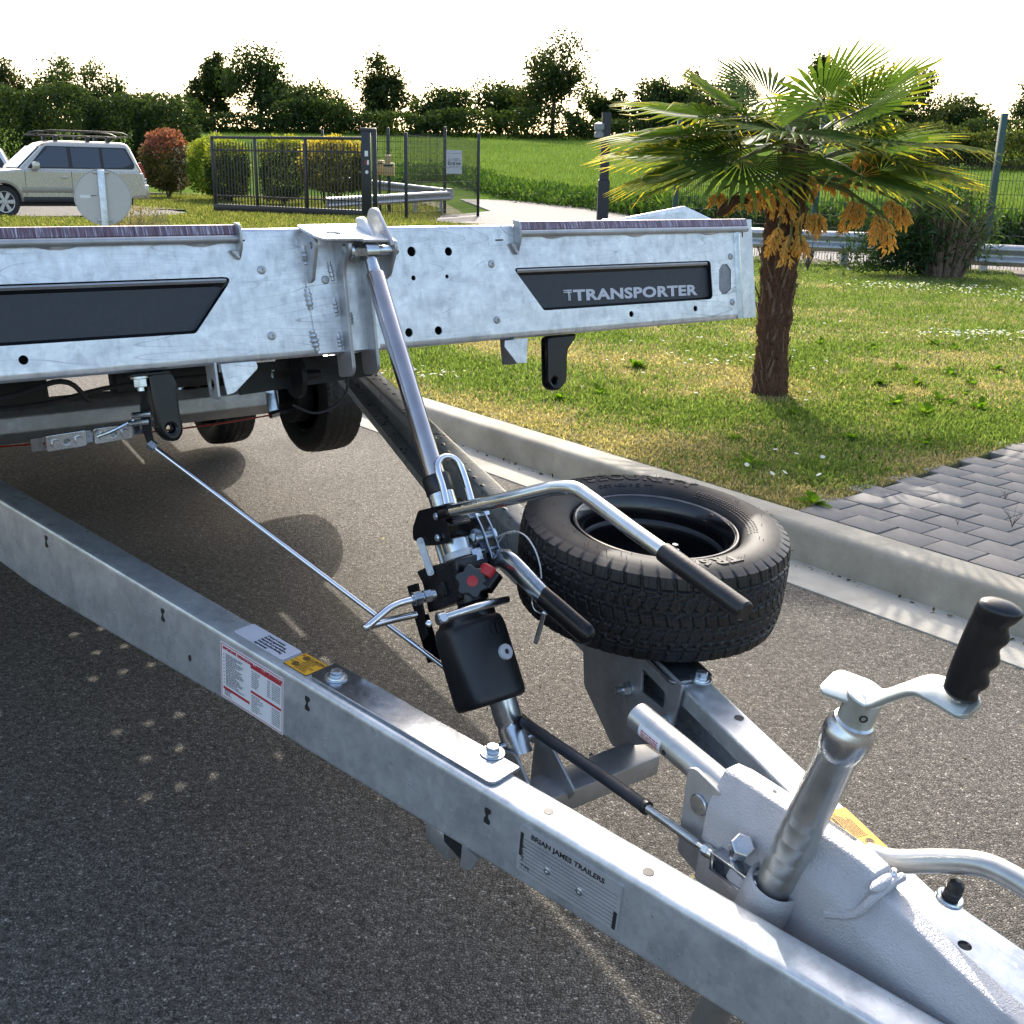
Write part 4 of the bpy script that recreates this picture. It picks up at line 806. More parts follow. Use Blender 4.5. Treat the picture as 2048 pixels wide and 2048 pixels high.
def wbead(p0, p1, r, nrm, n=14):
    p0, p1 = Vector(p0), Vector(p1); m = MB(); pts = [p0.lerp(p1, i/(n-1)) for i in range(n)]; rr = [r*(.55+.45*math.sin(math.pi*(i+.5)/n))*(1+.28*math.sin(i*2.1+random.random())) for i in range(n)]
    return m.tube(pts, rr, 8, sm=0).build('weld_bead', M['weld'], cb_, BED, ang=70)
for (u0, v0), (u1, v1), r in (((-0.1119,0.0169), (-0.11,-0.0202), .0075), ((-0.1135,-0.0661), (-0.1099,-0.1087), .0065), ((-0.1126,-0.1483), (-0.1056,-0.1907), .007), ((-0.0604,-0.0152), (-0.055,-0.0541), .006), ((-0.0569,-0.0889), (-0.0544,-0.1241), .006), ((-0.0561,-0.1572), (-0.0536,-0.1928), .006), ((-0.0227,-0.1178), (-0.0224,-0.1442), .005), ((-0.0399,-0.0293), (-0.035,-0.0542), .007)): wbead((u0, -.003, v0), (u1, -.003, v1), r, None)
# deck, side beams and the dark underframe
dk = MB(); hl = []
for i in range(5):
    for j in range(7): hl.append(circ(.50+.085*i+.04*(j % 2), 1.55+.15*j, .014, 12))
dk.plate([(-1.14, .05), (1.14, .05), (1.14, 5.4), (-1.14, 5.4)], .003, at(0, 0, .040), hl); dk.build('deck', M['galv_top'], trailer, BED)
for s in (-1, 1): MB().box((s*1.165, .006, -.195), (s*1.20, 5.45, .05), bev=.006).build('side_beam', M['galv'], trailer, BED)
uf = MB().plate([(-.14, -.275), (.20, -.262), (.20, -.206), (-.14, -.206)], .006, BED.inverted() @ BF @ at(0, 0, -.34), [rect(x, -.245, x+.05, -.226, .006) for x in (-.06, .07)])
uf.box((-1.12, .95, -.275), (-.40, 1.15, -.19), bev=.01); uf.box((-.20, 1.05, -.262), (.1, 1.12, -.20), bev=.008); uf.box((.0, .34, -.262), (.21, .40, -.205), bev=.006)
for x in (-.62, .62): uf.box((x-.04, .42, -.198), (x+.04, 5.3, -.10), bev=.006)
for y in (1.2, 1.9, 3.0, 3.9, 4.8): uf.box((-1.13, y, -.12), (1.13, y+.06, -.02))
uf.box((-1.19, .055, -.185), (1.15, .06, .044)); uf = uf.build('underframe', M['dark_frame'], trailer, BED)  # first box: dark sheet added behind the beam so its holes show no light
m = MB(); m.cyl((-.0, .325, -.245), (.055, .325, -.245), .011, 18); m.hexn((.0, .325, -.245), (.022, .325, -.245), .017); m.cyl((-.012, .325, -.245), (0, .325, -.245), .05, 28); m.build('pivot_boss', M['dark_frame'], uf, BED)
MB().tube([(.04, .31, -.20), (.11, .30, -.25), (.10, .31, -.31), (.04, .33, -.335), (-.02, .33, -.31)], .0035, 8).build('hose', M['rubber'], uf, BED)
for k, pts in enumerate([] if False else ([(-1.0, .5, -.22), (-.62, .55, -.235), (-.48, .5, -.21), (-.40, .6, -.26)], [(-.9, .6, -.24), (-.55, .6, -.26), (-.30, .7, -.235), (.0, .7, -.23)])): MB().tube(pts, .006, 8).build('hose', M['rubber'], uf, BED)
# axles, wheels
def make_tyre(W=.0975, RR=.27, NT=420, lugs=46, full=True):
    prof = [(.170, -.072), (.176, -.083), (.192, -.092), (.212, -.0972), (.232, -.0965), (.2445, -.0925)]
    tread = [(.2535, -.0885)]+[(RR-.004*abs(z/.082)**4*1.6, z) for z in np.linspace(-.084, .084, 58 if full else 22)]+[(.2535, .0885)]
    prof = prof+tread+[(r, -z) for r, z in reversed(prof)]
    prof = prof+[(.168, .060), (.168, -.060)]
    th_ = np.arange(NT)*2*math.pi/NT; V = np.zeros((len(prof), NT, 3))
    for i, (r, z) in enumerate(prof):
        d = np.zeros(NT)
        if 6 <= i < 6+len(tread):
            a = th_*lugs/(2*math.pi); za = abs(z)
            zig = lambda z0, ph: np.abs(z-(z0+.0045*np.where(((a*1.5+ph) % 1) < .5, 1, -1)))
            for z0, ph in ((-.046, 0), (-.016, .3), (.016, .6), (.046, .1)): d = np.maximum(d, np.where(zig(z0, ph) < .0026, .0038, 0))
            if za > .053:
                e = (a*1.2+.2*(za-.053)/.03) % 1; d = np.maximum(d, np.where(e < .17, .0042*(1 if za < .087 else .6), 0)); e2 = (a*3.6) % 1; d = np.maximum(d, np.where((e2 < .14) & (za > .060) & (za < .084), .0013, 0))
                if .0600 < za < .0625: d = np.maximum(d, .004)
            else:
                band = int((z+.046)//.031); e = (a*1.5+.37*band+z*14*(1 if band % 2 else -1)) % 1; d = np.maximum(d, np.where(e < .09, .0032, 0)); e3 = (a*4.5+.2*band) % 1; d = np.maximum(d, np.where((e3 < .16) & ((z*1000+band*7) % 31 > 8) & ((z*1000+band*7) % 31 < 22), .001, 0))
        V[i, :, 0] = (r-d)*np.cos(th_); V[i, :, 1] = (r-d)*np.sin(th_); V[i, :, 2] = z
    n = len(prof); f = np.array([[i*NT+k, i*NT+(k+1) % NT, ((i+1) % n)*NT+(k+1) % NT, ((i+1) % n)*NT+k] for i in range(n) for k in range(NT)])
    return V.reshape(-1, 3), f, n, NT
def tyre_obj(parent, Fm, NT, full):
    v, f, n, k = make_tyre(NT=NT, full=full); root = parent
    while root.parent is not None: root = root.parent
    A = np.array(root.matrix_basis.inverted() @ Fm); v = v @ A[:3, :3].T+A[:3, 3]
    o = fast('tyre', v, f[:, ::-1], M['tyre']); o.parent = parent; o.data.materials.append(M['sidewall'])
    mi = np.zeros(len(f), np.int32); rows = np.arange(len(f))//k; mi[(rows < 5) | ((rows > n-9) & (rows < n-3))] = 1
    o.data.polygons.foreach_set('material_index', mi); o.data.polygons.foreach_set('use_smooth', np.ones(len(f), bool)); o.data.set_sharp_from_angle(angle=R(40)); return o
ax1, ax2, wz, wx = 2.42, 3.55, -.365, 1.075
for yy_, last in ((ax1, False), (ax2, True)):
    m = MB(); hx = [(y, z) for y, z in fillet([(-.060, -.030), (-.060, .030), (-.025, .068), (.025, .068), (.060, .030), (.060, -.030), (.025, -.068), (-.025, -.068)], .006)]
    m.loft([[(x, yy_+y, -.372+z) for y, z in hx] for x in (-.86, .86)]); ax = m.build('axle', M['galv_dull'], trailer, BED)
    for s in (-1, 1):
        m = MB(); m.plate(fillet([(-.062, .11), (.075, .11), (.075, .098), (-.048, .098), (-.048, .02), (-.064, -.065), (-.074, -.065), (-.062, .02)], .006), .05, at(s*.83, yy_, -.372) @ SIDE, bev=.002); m.box((s*.62-.05, yy_-.08, -.25), (s*.62+.05, yy_+.08, -.20)); m.build('axle_bracket', M['galv_top'], ax, BED)
        bolt((s*.81, yy_-.065, -.25), .010, BED, ax, axis=(0, -1, 0))
        MB().cyl((s*.86, yy_, -.372), (s*.93, yy_+.05, wz), .045, 20).cyl((s*.93, yy_+.02, wz), (s*1.0, yy_+.02, wz), .13, 30).build('hub_drum', M['dark_frame'], ax, BED)
        WF = BED @ at(s*wx, yy_, wz) @ Matrix.Rotation(R(90)*s, 4, 'Y')
        wl = tyre_obj(trailer, WF, 240, False); wl.name = 'road_wheel'
        MB().lathe([(.172, -.068), (.176, -.078), (.168, -.078), (.158, -.068), (.150, -.02), (.148, .02), (.156, .066), (.168, .078), (.176, .078), (.170, .066), (.150, .05), (.06, .045), (.05, .055), (.0001, .055)], 40, None, cap=False).build('wheel_rim', M['rim'], wl, WF)
    MB().tube([(-.9, yy_-.10, -.40), (-.2, yy_-.105, -.445), (.45, yy_-.10, -.455), (.80, yy_-.09, -.445)], .0035, 8).build('brake_cable', M['lamp_red'], ax, BED)
    MB().cyl((.80, yy_-.09, -.445), (.93, yy_-.06, -.43), .011, 12).hexn((.80, yy_-.09, -.445), (.84, yy_-.083, -.440), .016).build('cable_end', M['galv_top'], ax, BED)
# mudguards
for s in (-1, 1):
    rings = []
    for t_ in np.linspace(-.45, math.pi+.45, 26): rings.append([(s*.955, 2.98+math.cos(t_)*.98, max(-.25, -.36+math.sin(t_)*.35)), (s*1.16, 2.98+math.cos(t_)*.98, max(-.25, -.36+math.sin(t_)*.35)), (s*1.16, 2.98+math.cos(t_)*.985, max(-.245, -.36+math.sin(t_)*.355)), (s*.955, 2.98+math.cos(t_)*.985, max(-.245, -.36+math.sin(t_)*.355))])
    MB().loft(rings).build('mudguard', M['galv_top'], trailer, BED)
# tie-down eyes and gussets hanging under the front beam
def eye(pl, hole, d, th, nm='tie_down_eye'):
    m = MB().plate(fillet(pl, [.014]*len(pl)), th, at(0, 0, -d), [circ(*hole, .0075, 16)], bev=.006); return m.build(nm, M['black_gloss'], trailer, BF)
ey = eye([(0.5036,-0.201), (0.5941,-0.2012), (0.5897,-0.2141), (0.5625,-0.2383), (0.5538,-0.3116), (0.5287,-0.332), (0.5059,-0.3298), (0.4954,-0.3134)], (0.5142,-0.308), .035, .03)
ey = eye([(-0.4482,-0.2007), (-0.405,-0.2035), (-0.3944,-0.2242), (-0.3959,-0.2789), (-0.3926,-0.3193), (-0.4056,-0.3368), (-0.4248,-0.3354), (-0.4409,-0.3135), (-0.4462,-0.2548)], (-0.4177,-0.3116), .03, .035)
ex, ez = (-0.4618,-0.2055)
MB().box((ex-.022, -.005, ez-.004), (ex+.05, .05, ez+.001), bev=.001).build('eye_flange', M['black_gloss'], ey, BED)
m = MB(); m.cyl((ex, .02, ez-.004), (ex, .02, ez-.008), .017, 22); m.hexn((ex, .02, ez-.008), (ex, .02, ez-.024), .0125); m.cyl((ex, .02, ez-.024), (ex, .02, ez-.031), .007, 14); m.build('eye_bolt', M['bolt'], ey, BED)
ga = [(-0.311,-0.1997), (-0.2384,-0.2), (-0.235,-0.2139), (-0.2892,-0.2574), (-0.3048,-0.2597)]
gs = MB().plate(fillet(ga, [.002, .004, .006, .006, .002]), .005, at(0, 0, -.003), bev=.0008).build('beam_gusset', M['galv'], trailer, BF)
gq = (-0.308,-0.2306)[0]
MB().plate(fillet([(0, -.195), (.048, -.195), (.046, -.262), (.008, -.268), (0, -.262)], [0, .002, .012, .01, .002]), .005, at(gq-.012, .003, 0) @ SIDE, [circ(.026, -.238, .013, 20)], bev=.0008).build('gusset_tab', M['nameplate'], gs, BED)
gb = [(0.3644,-0.203), (0.4301,-0.202), (0.4215,-0.2585), (0.3929,-0.2561), (0.3628,-0.2175)]
gs = MB().plate(gb, .005, at(0, 0, -.003), bev=.0008).build('beam_gusset', M['galv'], trailer, BF)
MB().box((gb[2][0]-.028, .006, gb[2][1]), (gb[2][0]-.022, .06, -.2)).build('gusset_tab', M['galv_dull'], gs, BED)
# hand-brake linkage under the bed: drop lever, long thin rod, equaliser
q0, q1, q2 = Vector((-0.4177,0.66,0.3844)), Vector((-0.4184,0.66,0.2953)), Vector((-0.4094,0.66,0.2468))
dl = MB().strip([q0, q1, q2], [.016, .02, .012], .007, (1, 0, 0), sm=3).build('drop_lever', M['dark_frame'], trailer, TR)
r1 = Vector((-0.04,0.1441,-0.0866)); r1 = r1+(r1-q2)*.35
MB().cyl(q2, r1, .0052, 14).build('brake_rod', M['chrome'], trailer, TR)
MB().hexn(q2-(r1-q2)*.006, q2+(r1-q2)*.012, .011).build('rod_nut', M['bolt'], dl, TR)
for a in ((-0.429,0.65,0.3161), (-0.4385,0.65,0.3007)): MB().cyl(Vector(a)-Vector((.02, 0, 0)), Vector(a)+Vector((.02, 0, 0)), .006, 12).build('lever_bolt', M['bolt'], dl, TR)
E0, E1_ = Vector((-0.6274,0.7,0.261)), Vector((-0.4126,0.7,0.2697)); d_ = (E1_-E0).normalized(); EL = TR @ axes(d_, Vector((0, 1, 0)).cross(d_)*-1 if False else d_.cross(Vector((0, 1, 0)))*-1, Vector((0, -1, 0)), E0)
EL = TR @ axes(d_, (0, 0, 1), (0, -1, 0), E0); ln = (E1_-E0).length
m = MB().plate(fillet([(0, -.012), (ln, -.010), (ln, .014), (0, .014)], .003), .003, None, [circ(.028, 0, .006, 12)]); eq = m.build('equaliser', M['galv_top'], trailer, EL)
for x in (.30, .72):
    m = MB(); m.plate(fillet([(ln*x-.038, -.015), (ln*x+.038, -.015), (ln*x+.038, .017), (ln*x-.038, .017)], .004), .006, at(0, 0, .004), [circ(ln*x, 0, .006, 12)], bev=.001)
    for q in (-.022, .022): m.cyl((ln*x+q, 0, .006), (ln*x+q, 0, .012), .0085, 14, ch=.001)
    m.build('cable_clamp', M['steel'], eq, EL)
MB().tube([(-0.5071,0.68,0.271), (-0.4847,0.66,0.2858), (-0.4452,0.65,0.3066)], .0035, 8).build('equaliser_rod', M['bolt'], eq, TR)
# ------------------------------------------------------------ hydraulic ram with hand pump
ram = MB().lathe([(.0262, .02), (.0262, .070), (.0248, .074), (.0248, .080), (.0268, .084), (.0268, .30)], 36).lathe([(.0258, .30), (.0258, .5385), (.024, .5395)], 36).build('ram_cylinder', M['steel'], trailer, RAM)
MB().lathe([(.0265, .537), (.0275, .539), (.0275, .570), (.0255, .574), (.018, .575)], 36).build('ram_collar', M['black_plastic'], ram, RAM)
MB().lathe([(.0195, .56), (.0195, 1.000), (.0170, 1.004)], 32).build('ram_rod', M['rod'], ram, RAM)
m = MB(); m.lathe([(.0155, .99), (.0135, 1.02), (.0135, 1.045)], 24); m.cyl((-.014, -.004, 1.05), (.014, -.004, 1.05), .019, 24); m.build('rod_eye', M['steel'], ram, RAM)
hd = [(-0.036,0.0364,0.5193)[1:], (-0.036,-0.057,0.503)[1:], (-0.036,-0.0467,0.4744)[1:], (-0.036,-0.0551,0.467)[1:], (-0.036,-0.0348,0.4332)[1:], (-0.036,0.0017,0.4393)[1:], (-0.036,0.0456,0.4493)[1:], (-0.036,0.0864,0.4739)[1:], (-0.036,0.0756,0.4947)[1:]]
MB().plate(fillet(hd, .006), .006, at(-.036, 0, 0) @ SIDE, bev=.0015).plate(fillet(inset(hd, .006), .006), .052, at(-.007, 0, 0) @ SIDE, bev=.003).plate(fillet([(0.03,0.043,0.5007)[1:], (0.03,-0.0071,0.4786)[1:], (0.03,-0.0059,0.4697)[1:], (0.03,0.0343,0.4462)[1:], (0.03,0.0552,0.4457)[1:], (0.03,0.0899,0.4828)[1:]], .004), .006, at(.026, 0, 0) @ SIDE, bev=.001).build('pump_head', M['black_gloss'], ram, RAM)
for q in ((-0.04,-0.0297,0.4891), (-0.04,-0.0126,0.4511)):
    MB().cyl(q, (q[0]-.006, q[1], q[2]), .0075, 18, ch=.001).cyl((q[0]-.006, q[1], q[2]), (q[0]-.0075, q[1], q[2]), .0045, 12).build('head_screw', M['bolt'], ram, RAM)
# pump handle: socket, bent tube, black grip
hp_ = [Vector((-0.028,0.1542,0.2257)), Vector((-0,0.034,0.2886)), Vector((0.03,-0.0454,0.3316)), Vector((0.045,-0.0864,0.3503)), Vector((0.05,-0.1404,0.3516)), Vector((0.05,-0.25,0.3368)), Vector((0.05,-0.3335,0.327))]
MB().cyl(hp_[0]-(hp_[1]-hp_[0]).normalized()*.012, hp_[0]+(hp_[1]-hp_[0]).normalized()*.014, .0165, 24, ch=.002).build('handle_socket', M['black_gloss'], ram, TR)
hpts = [hp_[0], hp_[1], hp_[2], hp_[2].lerp(hp_[3], .55)+Vector((0, 0, .0008)), hp_[3].lerp(hp_[4], .35)+Vector((0, 0, .0035)), hp_[4], hp_[5], hp_[6]]
MB().tube(hpts, .0132, 24, sm=6).build('pump_handle', M['zinc'], ram, TR, ang=60)
e1 = Vector((0.05,-0.5081,0.3047)); MB().lathe([(.0132, -.004), (.0158, -.003), (.0162, .004), (.0162, (e1-hp_[6]).length-.003), (.0135, (e1-hp_[6]).length)], 28, look(hp_[6], e1)[0]).build('handle_grip', M['grip'], ram, TR)
# U-shaped carrying loop
W_ = -.036
MB().tube([(-0.0173,-0.036,0.5033), (-0.0139,-0.036,0.5401), (-0.0142,-0.036,0.5695), (-0.0108,-0.036,0.5862), (0.0007,-0.036,0.5968), (0.0152,-0.036,0.5989), (0.0293,-0.036,0.5928), (0.0379,-0.036,0.5771), (0.0403,-0.036,0.5469), (0.0396,-0.036,0.4979)], .0066, 16, sm=5).build('lifting_loop', M['chrome'], ram, RAM, ang=60)
# link, posts
a, b = Vector((-0.044,0.0509,0.4614)), Vector((-0.044,0.0473,0.3984)); d = (b-a).normalized()
nf = Vector((-.75, -.62, 0)); nf = (nf-d*nf.dot(d)).normalized()
MB().plate(fillet([(-.0075, -.0075), (.0075, -.0075), (.0075, (b-a).length+.0075), (-.0075, (b-a).length+.0075)], .0075), .003, axes(d.cross(nf), d, nf, a), bev=.0008).cyl(a, a+nf*.004, .004, 14).cyl(b, b+nf*.004, .004, 14).build('link_bar', M['galv_dull'], ram, RAM)
MB().cyl((-0.01,0.0498,0.4476), (-0.01,0.0497,0.386), .006, 14).cyl((-0,0.0367,0.4472), (-0,0.0375,0.3911), .0085, 14).build('pump_post', M['zinc_dull'], ram, RAM)
MB().cyl((0.01,0.0131,0.4645), (0.01,0.0244,0.4082), .0085, 14, .0085).build('pump_plunger', M['black_gloss'], ram, RAM)
# pump body
bd = [(-0.035,0.1163,0.415)[1:], (-0.035,0.0798,0.414)[1:], (-0.035,-0.0033,0.4037)[1:], (-0.035,-0.0378,0.4016)[1:], (-0.035,-0.0329,0.3803)[1:], (-0.035,-0.0159,0.3255)[1:], (-0.035,0.034,0.3249)[1:], (-0.035,0.0886,0.327)[1:], (-0.035,0.1171,0.3291)[1:], (-0.035,0.1056,0.3864)[1:]]
MB().plate(fillet(bd, .006), .074, at(.001, 0, 0) @ SIDE, bev=.005).lathe([(.033, .272), (.036, .290), (.036, .312), (.030, .318)], 36).lathe([(.031, .318), (.033, .36), (.031, .405)], 32).build('pump_body', M['black_cast'], ram, RAM)
MB().lathe([(.030, .405), (.0305, .412), (.029, .418), (.0235, .419), (.0235, .425)], 32).build('pump_cap', M['nameplate'], ram, RAM)
p = Vector((-0.036,0.0304,0.3583)); MB().box((-.006, -.012, -.014), (.006, .012, .014), at(*p), bev=.002).build('valve_block', M['black_cast'], ram, RAM)
MB().plate(rect(-.008, -.0095, .008, .0095, .002), .0015, at(p.x-.0065, p.y, p.z) @ SIDE).build('valve_opening', M['ink'], ram, RAM)
# star knob with red cap; red filler knob
kc = Vector((-0.0249,-0.056,0.351)); KL = RAM @ look(kc+Vector((.008, .016, 0)), kc+Vector((-.42, -.9, -.03)))[0]
pl = [((.0290+.0038*math.cos(6*t+.4))*math.cos(t), (.0290+.0038*math.cos(6*t+.4))*math.sin(t)) for t in np.arange(0, 2*math.pi, math.pi/36)]
kn = MB().plate(pl, .016, at(0, 0, .012), bev=.0028).cyl((0, 0, -.012), (0, 0, .006), .013, 24).build('star_knob', M['knob'], ram, KL, ang=50)
MB().lathe([(.0105, .0195), (.0105, .0208), (.0095, .0212)], 28).build('knob_cap', M['red'], ram, KL)
q = Vector((0.01,-0.0629,0.3617)); MB().lathe([(.0145, -.012), (.0160, -.009), (.0160, .006), (.0140, .009)], 26, look(q, q+Vector((.8, -.25, .75)))[0] @ Matrix.Rotation(0, 4, 'Z')).build('red_knob', M['red'], ram, RAM)
q2_ = Vector((0,-0.0503,0.3344)); MB().cyl(q2_, q2_+Vector((.6, -.2, .5)).normalized()*.035, .019, 22).build('filler_neck', M['black_gloss'], ram, RAM)
# side bracket, hydraulic pipe, union nut, strap
MB().plate(fillet([(-0.05,0.139,0.3934)[1:], (-0.05,0.0953,0.3891)[1:], (-0.05,0.1104,0.2881)[1:], (-0.05,0.1418,0.279)[1:]], .003), .004, at(-.05, 0, 0) @ SIDE, bev=.001).box((-.052, (-0.05,0.1418,0.279)[1]-.0, .235), (-.02, (-0.05,0.1418,0.279)[1]+.003, .33)).build('side_bracket', M['black_gloss'], ram, RAM)
np_ = [Vector((-0.114,-0.02,0.3474)), Vector((-0.1345,-0.018,0.3475)), Vector((-0.159,-0.012,0.3475)), Vector((-0.1814,-0.01,0.3434)), Vector((-0.2076,-0.005,0.3315)), Vector((-0.2264,0,0.3228)), Vector((-0.2293,0.004,0.3206)), Vector((-0.2137,0.01,0.322)), Vector((-0.1869,0.015,0.3235)), Vector((-0.1503,0.02,0.324)), Vector((-0.116,0.02,0.323))]
MB().tube(np_[:5]+[np_[5].lerp(np_[4], .2), np_[5], np_[6]]+np_[7:], .0070, 16, sm=6).build('hydraulic_pipe', M['chrome'], ram, RAM, ang=60)
d = (np_[1]-np_[0]).normalized(); MB().hexn(np_[0]+d*.003, np_[0]+d*.020, .0135).hexn(np_[0]-d*.016, np_[0]+d*.0, .0125).cyl(np_[0]-d*.024, np_[0]+d*.024, .0095, 16).build('union_nut', M['galv_top'], ram, RAM)
s0, s1_ = Vector((-0.1114,-0.052,0.2978)), Vector((0.0384,-0.052,0.3023)); sm_ = (s0+s1_)/2+Vector((0, -.020, 0))
MB().tube([s0, s0.lerp(sm_, .5)+Vector((0, -.004, 0)), sm_, s1_.lerp(sm_, .5)+Vector((0, -.004, 0)), s1_], [.0078, .0082, .0085, .0085, .008], 16, sm=6).sphere(s1_, .008).build('strap_bar', M['steel'], ram, RAM, ang=60)
MB().cyl(s0-Vector((.006, 0, 0)), s0+Vector((.012, -.002, 0)), .0125, 18, ch=.002).cyl(s0+Vector((0, -.008, 0)), s0+Vector((0, -.014, 0)), .0075, 14).build('strap_end', M['steel'], ram, RAM)
q = Vector((-0.1319,-0.045,0.2955)); MB().sphere(q, .0068, sc=(1, .7, 1)).build('dome_bolt', M['chrome'], ram, RAM)
# oil tank
rings = []
for u, k in ((.124, .86), (.127, .95), (.133, .99), (.142, 1.0), (.20, 1.0), (.262, .99), (.274, .965), (.282, .91), (.287, .80), (.297, .74)):
    ring = []
    for j in range(56):
        a_ = 2*math.pi*j/56; c_, s_2 = math.cos(a_), math.sin(a_); e_ = 2/3.4
        ring.append((-.022+.0660*k*math.copysign(abs(c_)**e_, c_), .006+.050*k*math.copysign(abs(s_2)**e_, s_2), u))
    rings.append(ring)
tk = MB().loft(rings).build('oil_tank', M['black_plastic'], ram, RAM, ang=60)
TKF = RAM @ at(0, -.0442, 0) @ FACE
q = (0.0123,-0.047,0.2086); dp = MB().lathe([(.0150, -.006), (.0150, .003), (.0138, .0045), (.0058, .0045), (.0052, .001), (.0001, .001)], 28, at(q[0]-.004, q[2], .0005) @ Matrix.Rotation(R(12), 4, 'Y')).build('drain_plug', M['vinyl_grey'], ram, TKF)
MB().plate(circ(q[0]-.004, q[2], .0048, 6), .0004, at(0.0006, 0, .0035)).build('plug_socket', M['ink'], ram, TKF)
q = (0.0076,-0.047,0.2564); MB().plate(circ(q[0]-.002, q[2], .0155, 30), .0012, at(0, 0, .0003), [circ(q[0]-.002, q[2], .0148, 30)]).box((q[0]-.004, q[2]-.011, 0), (q[0]+.000, q[2]+.005, .002)).box((q[0]-.003, q[2]+.005, 0), (q[0]-.001, q[2]+.011, .002)).build('tank_emblem', M['black_cast'], ram, TKF)
# release lever beside the pump: twin plates, pins, bent arm, grip, safety pin on its wire
lp = [(0.05,0.2374,0.2139)[1:], (0.05,0.2028,0.2192)[1:], (0.05,0.1705,0.2081)[1:], (0.05,0.1424,0.1874)[1:], (0.05,0.0998,0.1416)[1:], (0.05,0.1034,0.1189)[1:], (0.05,0.1459,0.1084)[1:], (0.05,0.1923,0.1324)[1:], (0.05,0.2147,0.1721)[1:]]
MB().plate(fillet(lp, .007), .004, at(.045, 0, 0) @ SIDE, bev=.001).plate(fillet(inset(lp, .002), .007), .004, at(.068, 0, 0) @ SIDE, bev=.001).build('lever_bracket', M['galv_top'], ram, TR)
for k, (y, z) in enumerate(((0.05,0.1524,0.1592)[1:], (0.05,0.1362,0.1392)[1:], (0.05,0.1773,0.1939)[1:], (0.05,0.1224,0.1236)[1:])):
    r_ = (.011, .005, .0055, .006)[k]; MB().cyl((.035, y, z), (.085, y, z), r_, 18, ch=.001).hexn((.074, y, z), (.082, y, z), r_*1.5).build('lever_pin', M['bolt'], ram, TR)
a = Vector((0.03,0.1872,0.1459)); b = Vector((0.045,0.1544,0.1647)); MB().lathe([(.013, 0), (.010, .006), (.0095, .014), (.013, .020), (.0135, .034)], 22, look(a, b)[0]).build('lever_bush', M['steel'], ram, TR)
MB().cyl((0.03,0.1586,0.1393), (0.03,0.1268,0.1174), .010, 14).hexn((0.02,0.1251,0.1518), (0.02,0.1093,0.1332), .0105).build('valve_stem', M['galv_top'], ram, TR)
la_ = [(0.056,0.1186,0.1197), (0.056,0.0868,0.1415), (0.056,0.0599,0.1455), (0.056,0.0242,0.1389), (0.056,-0.0205,0.1286), (0.056,-0.0578,0.1198)]
MB().strip(la_, [.030, .037, .038, .038, .037, .036], .020, TR.to_3x3().inverted() @ Vector((.4, 0, 1)), sm=5).build('lever_arm', M['galv_top'], ram, TR, ang=50)
g0, g1 = Vector((0.056,-0.0486,0.1217)), Vector((0.056,-0.1878,0.103)); MB().strip([g0, g0.lerp(g1, .3), g0.lerp(g1, .85), g0.lerp(g1, .95), g1], [.039, .041, .040, .034, .016], .0235, TR.to_3x3().inverted() @ Vector((.4, 0, 1)), sm=4).build('lever_grip', M['black_gloss'], ram, TR, ang=70)
MB().tube([(0.07,0.1378,0.1538), (0.07,0.1081,0.1794), (0.07,0.0707,0.2004), (0.07,0.0367,0.2037), (0.07,0.0067,0.1884), (0.07,-0.0118,0.1657), (0.07,-0.0199,0.1426)], .0015, 8).tube([(0.07,0.1317,0.1456), (0.07,0.1185,0.1594), (0.07,0.1005,0.1835), (0.07,0.0857,0.1935)], .0015, 8).cyl((0.07,0.0915,0.1891), (0.07,0.0707,0.2004), .0027, 8).build('pin_wire', M['nameplate'], ram, TR)
rp_ = [Vector((0.045,-0.0304,0.1181)), Vector((0.045,-0.0297,0.1024)), Vector((0.045,-0.0419,0.0915)), Vector((0.045,-0.0653,0.0953)), Vector((0.045,-0.0856,0.1068)), Vector((0.045,-0.093,0.1153))]
MB().tube(rp_, .0013, 8).build('pin_ring', M['steel'], ram, TR)
MB().cyl((0.045,-0.0678,0.0985), (0.045,-0.0514,0.0285), .0046, 16, ch=.0008).sphere((0.045,-0.0678,0.0985), .0055).build('safety_pin', M['steel'], ram, TR)
# ------------------------------------------------------------ the spare wheel lying on the carrier
SP = TR @ at(.37, 0, .109)
spare = thing('spare_wheel', 'black spare tyre on its rim lying flat on the drawbar carrier', 'spare wheel', SP)
ty = tyre_obj(spare, SP, 760, True)
rim = MB().lathe([(.1660, .058), (.1655, .0735), (.1625, .0775), (.1580, .0765), (.1530, .070), (.1480, .058), (.1450, .045), (.1455, .030), (.1405, .022), (.1395, -.005), (.1420, -.015), (.1390, -.035), (.134, -.050), (.100, -.058), (.040, -.062), (.0001, -.062)], 72, None, cap=False).build('wheel_rim', M['rim'], spare, SP)
MB().lathe([(.1665, .060), (.1672, .0745), (.1650, .0792), (.1620, .0796), (.1590, .0778), (.1588, .0770), (.1620, .0770)], 90, None, cap=False).build('rim_flange', M['rim_edge'], rim, SP)
MB().lathe([(.1455, .0302), (.1448, .0296), (.1405, .0226), (.1402, .0215)], 90, None, cap=False).build('rim_step', M['black_plastic'], rim, SP)
p = TR.inverted() @ SP @ Vector((.0, .0, .0)); vx, vy = -.33*.0-.048, -.105
vq = SP.inverted() @ (TR @ Vector((0.3871,-0.0441,0.155)))
MB().hexn((vq.x, vq.y, .028), (vq.x, vq.y, .040), .010).cyl((vq.x, vq.y, .024), (vq.x, vq.y, .029), .016, 22).cyl((vq.x, vq.y, .038), (vq.x, vq.y, .050), .006, 14).cyl((vq.x, vq.y, -.06), (vq.x, vq.y, .025), .008, 14).build('clamp_bolt', M['bolt'], spare, SP)
swr, swz = [.170, .176, .192, .212, .232, .2445], [.072, .083, .092, .0972, .0965, .0925]
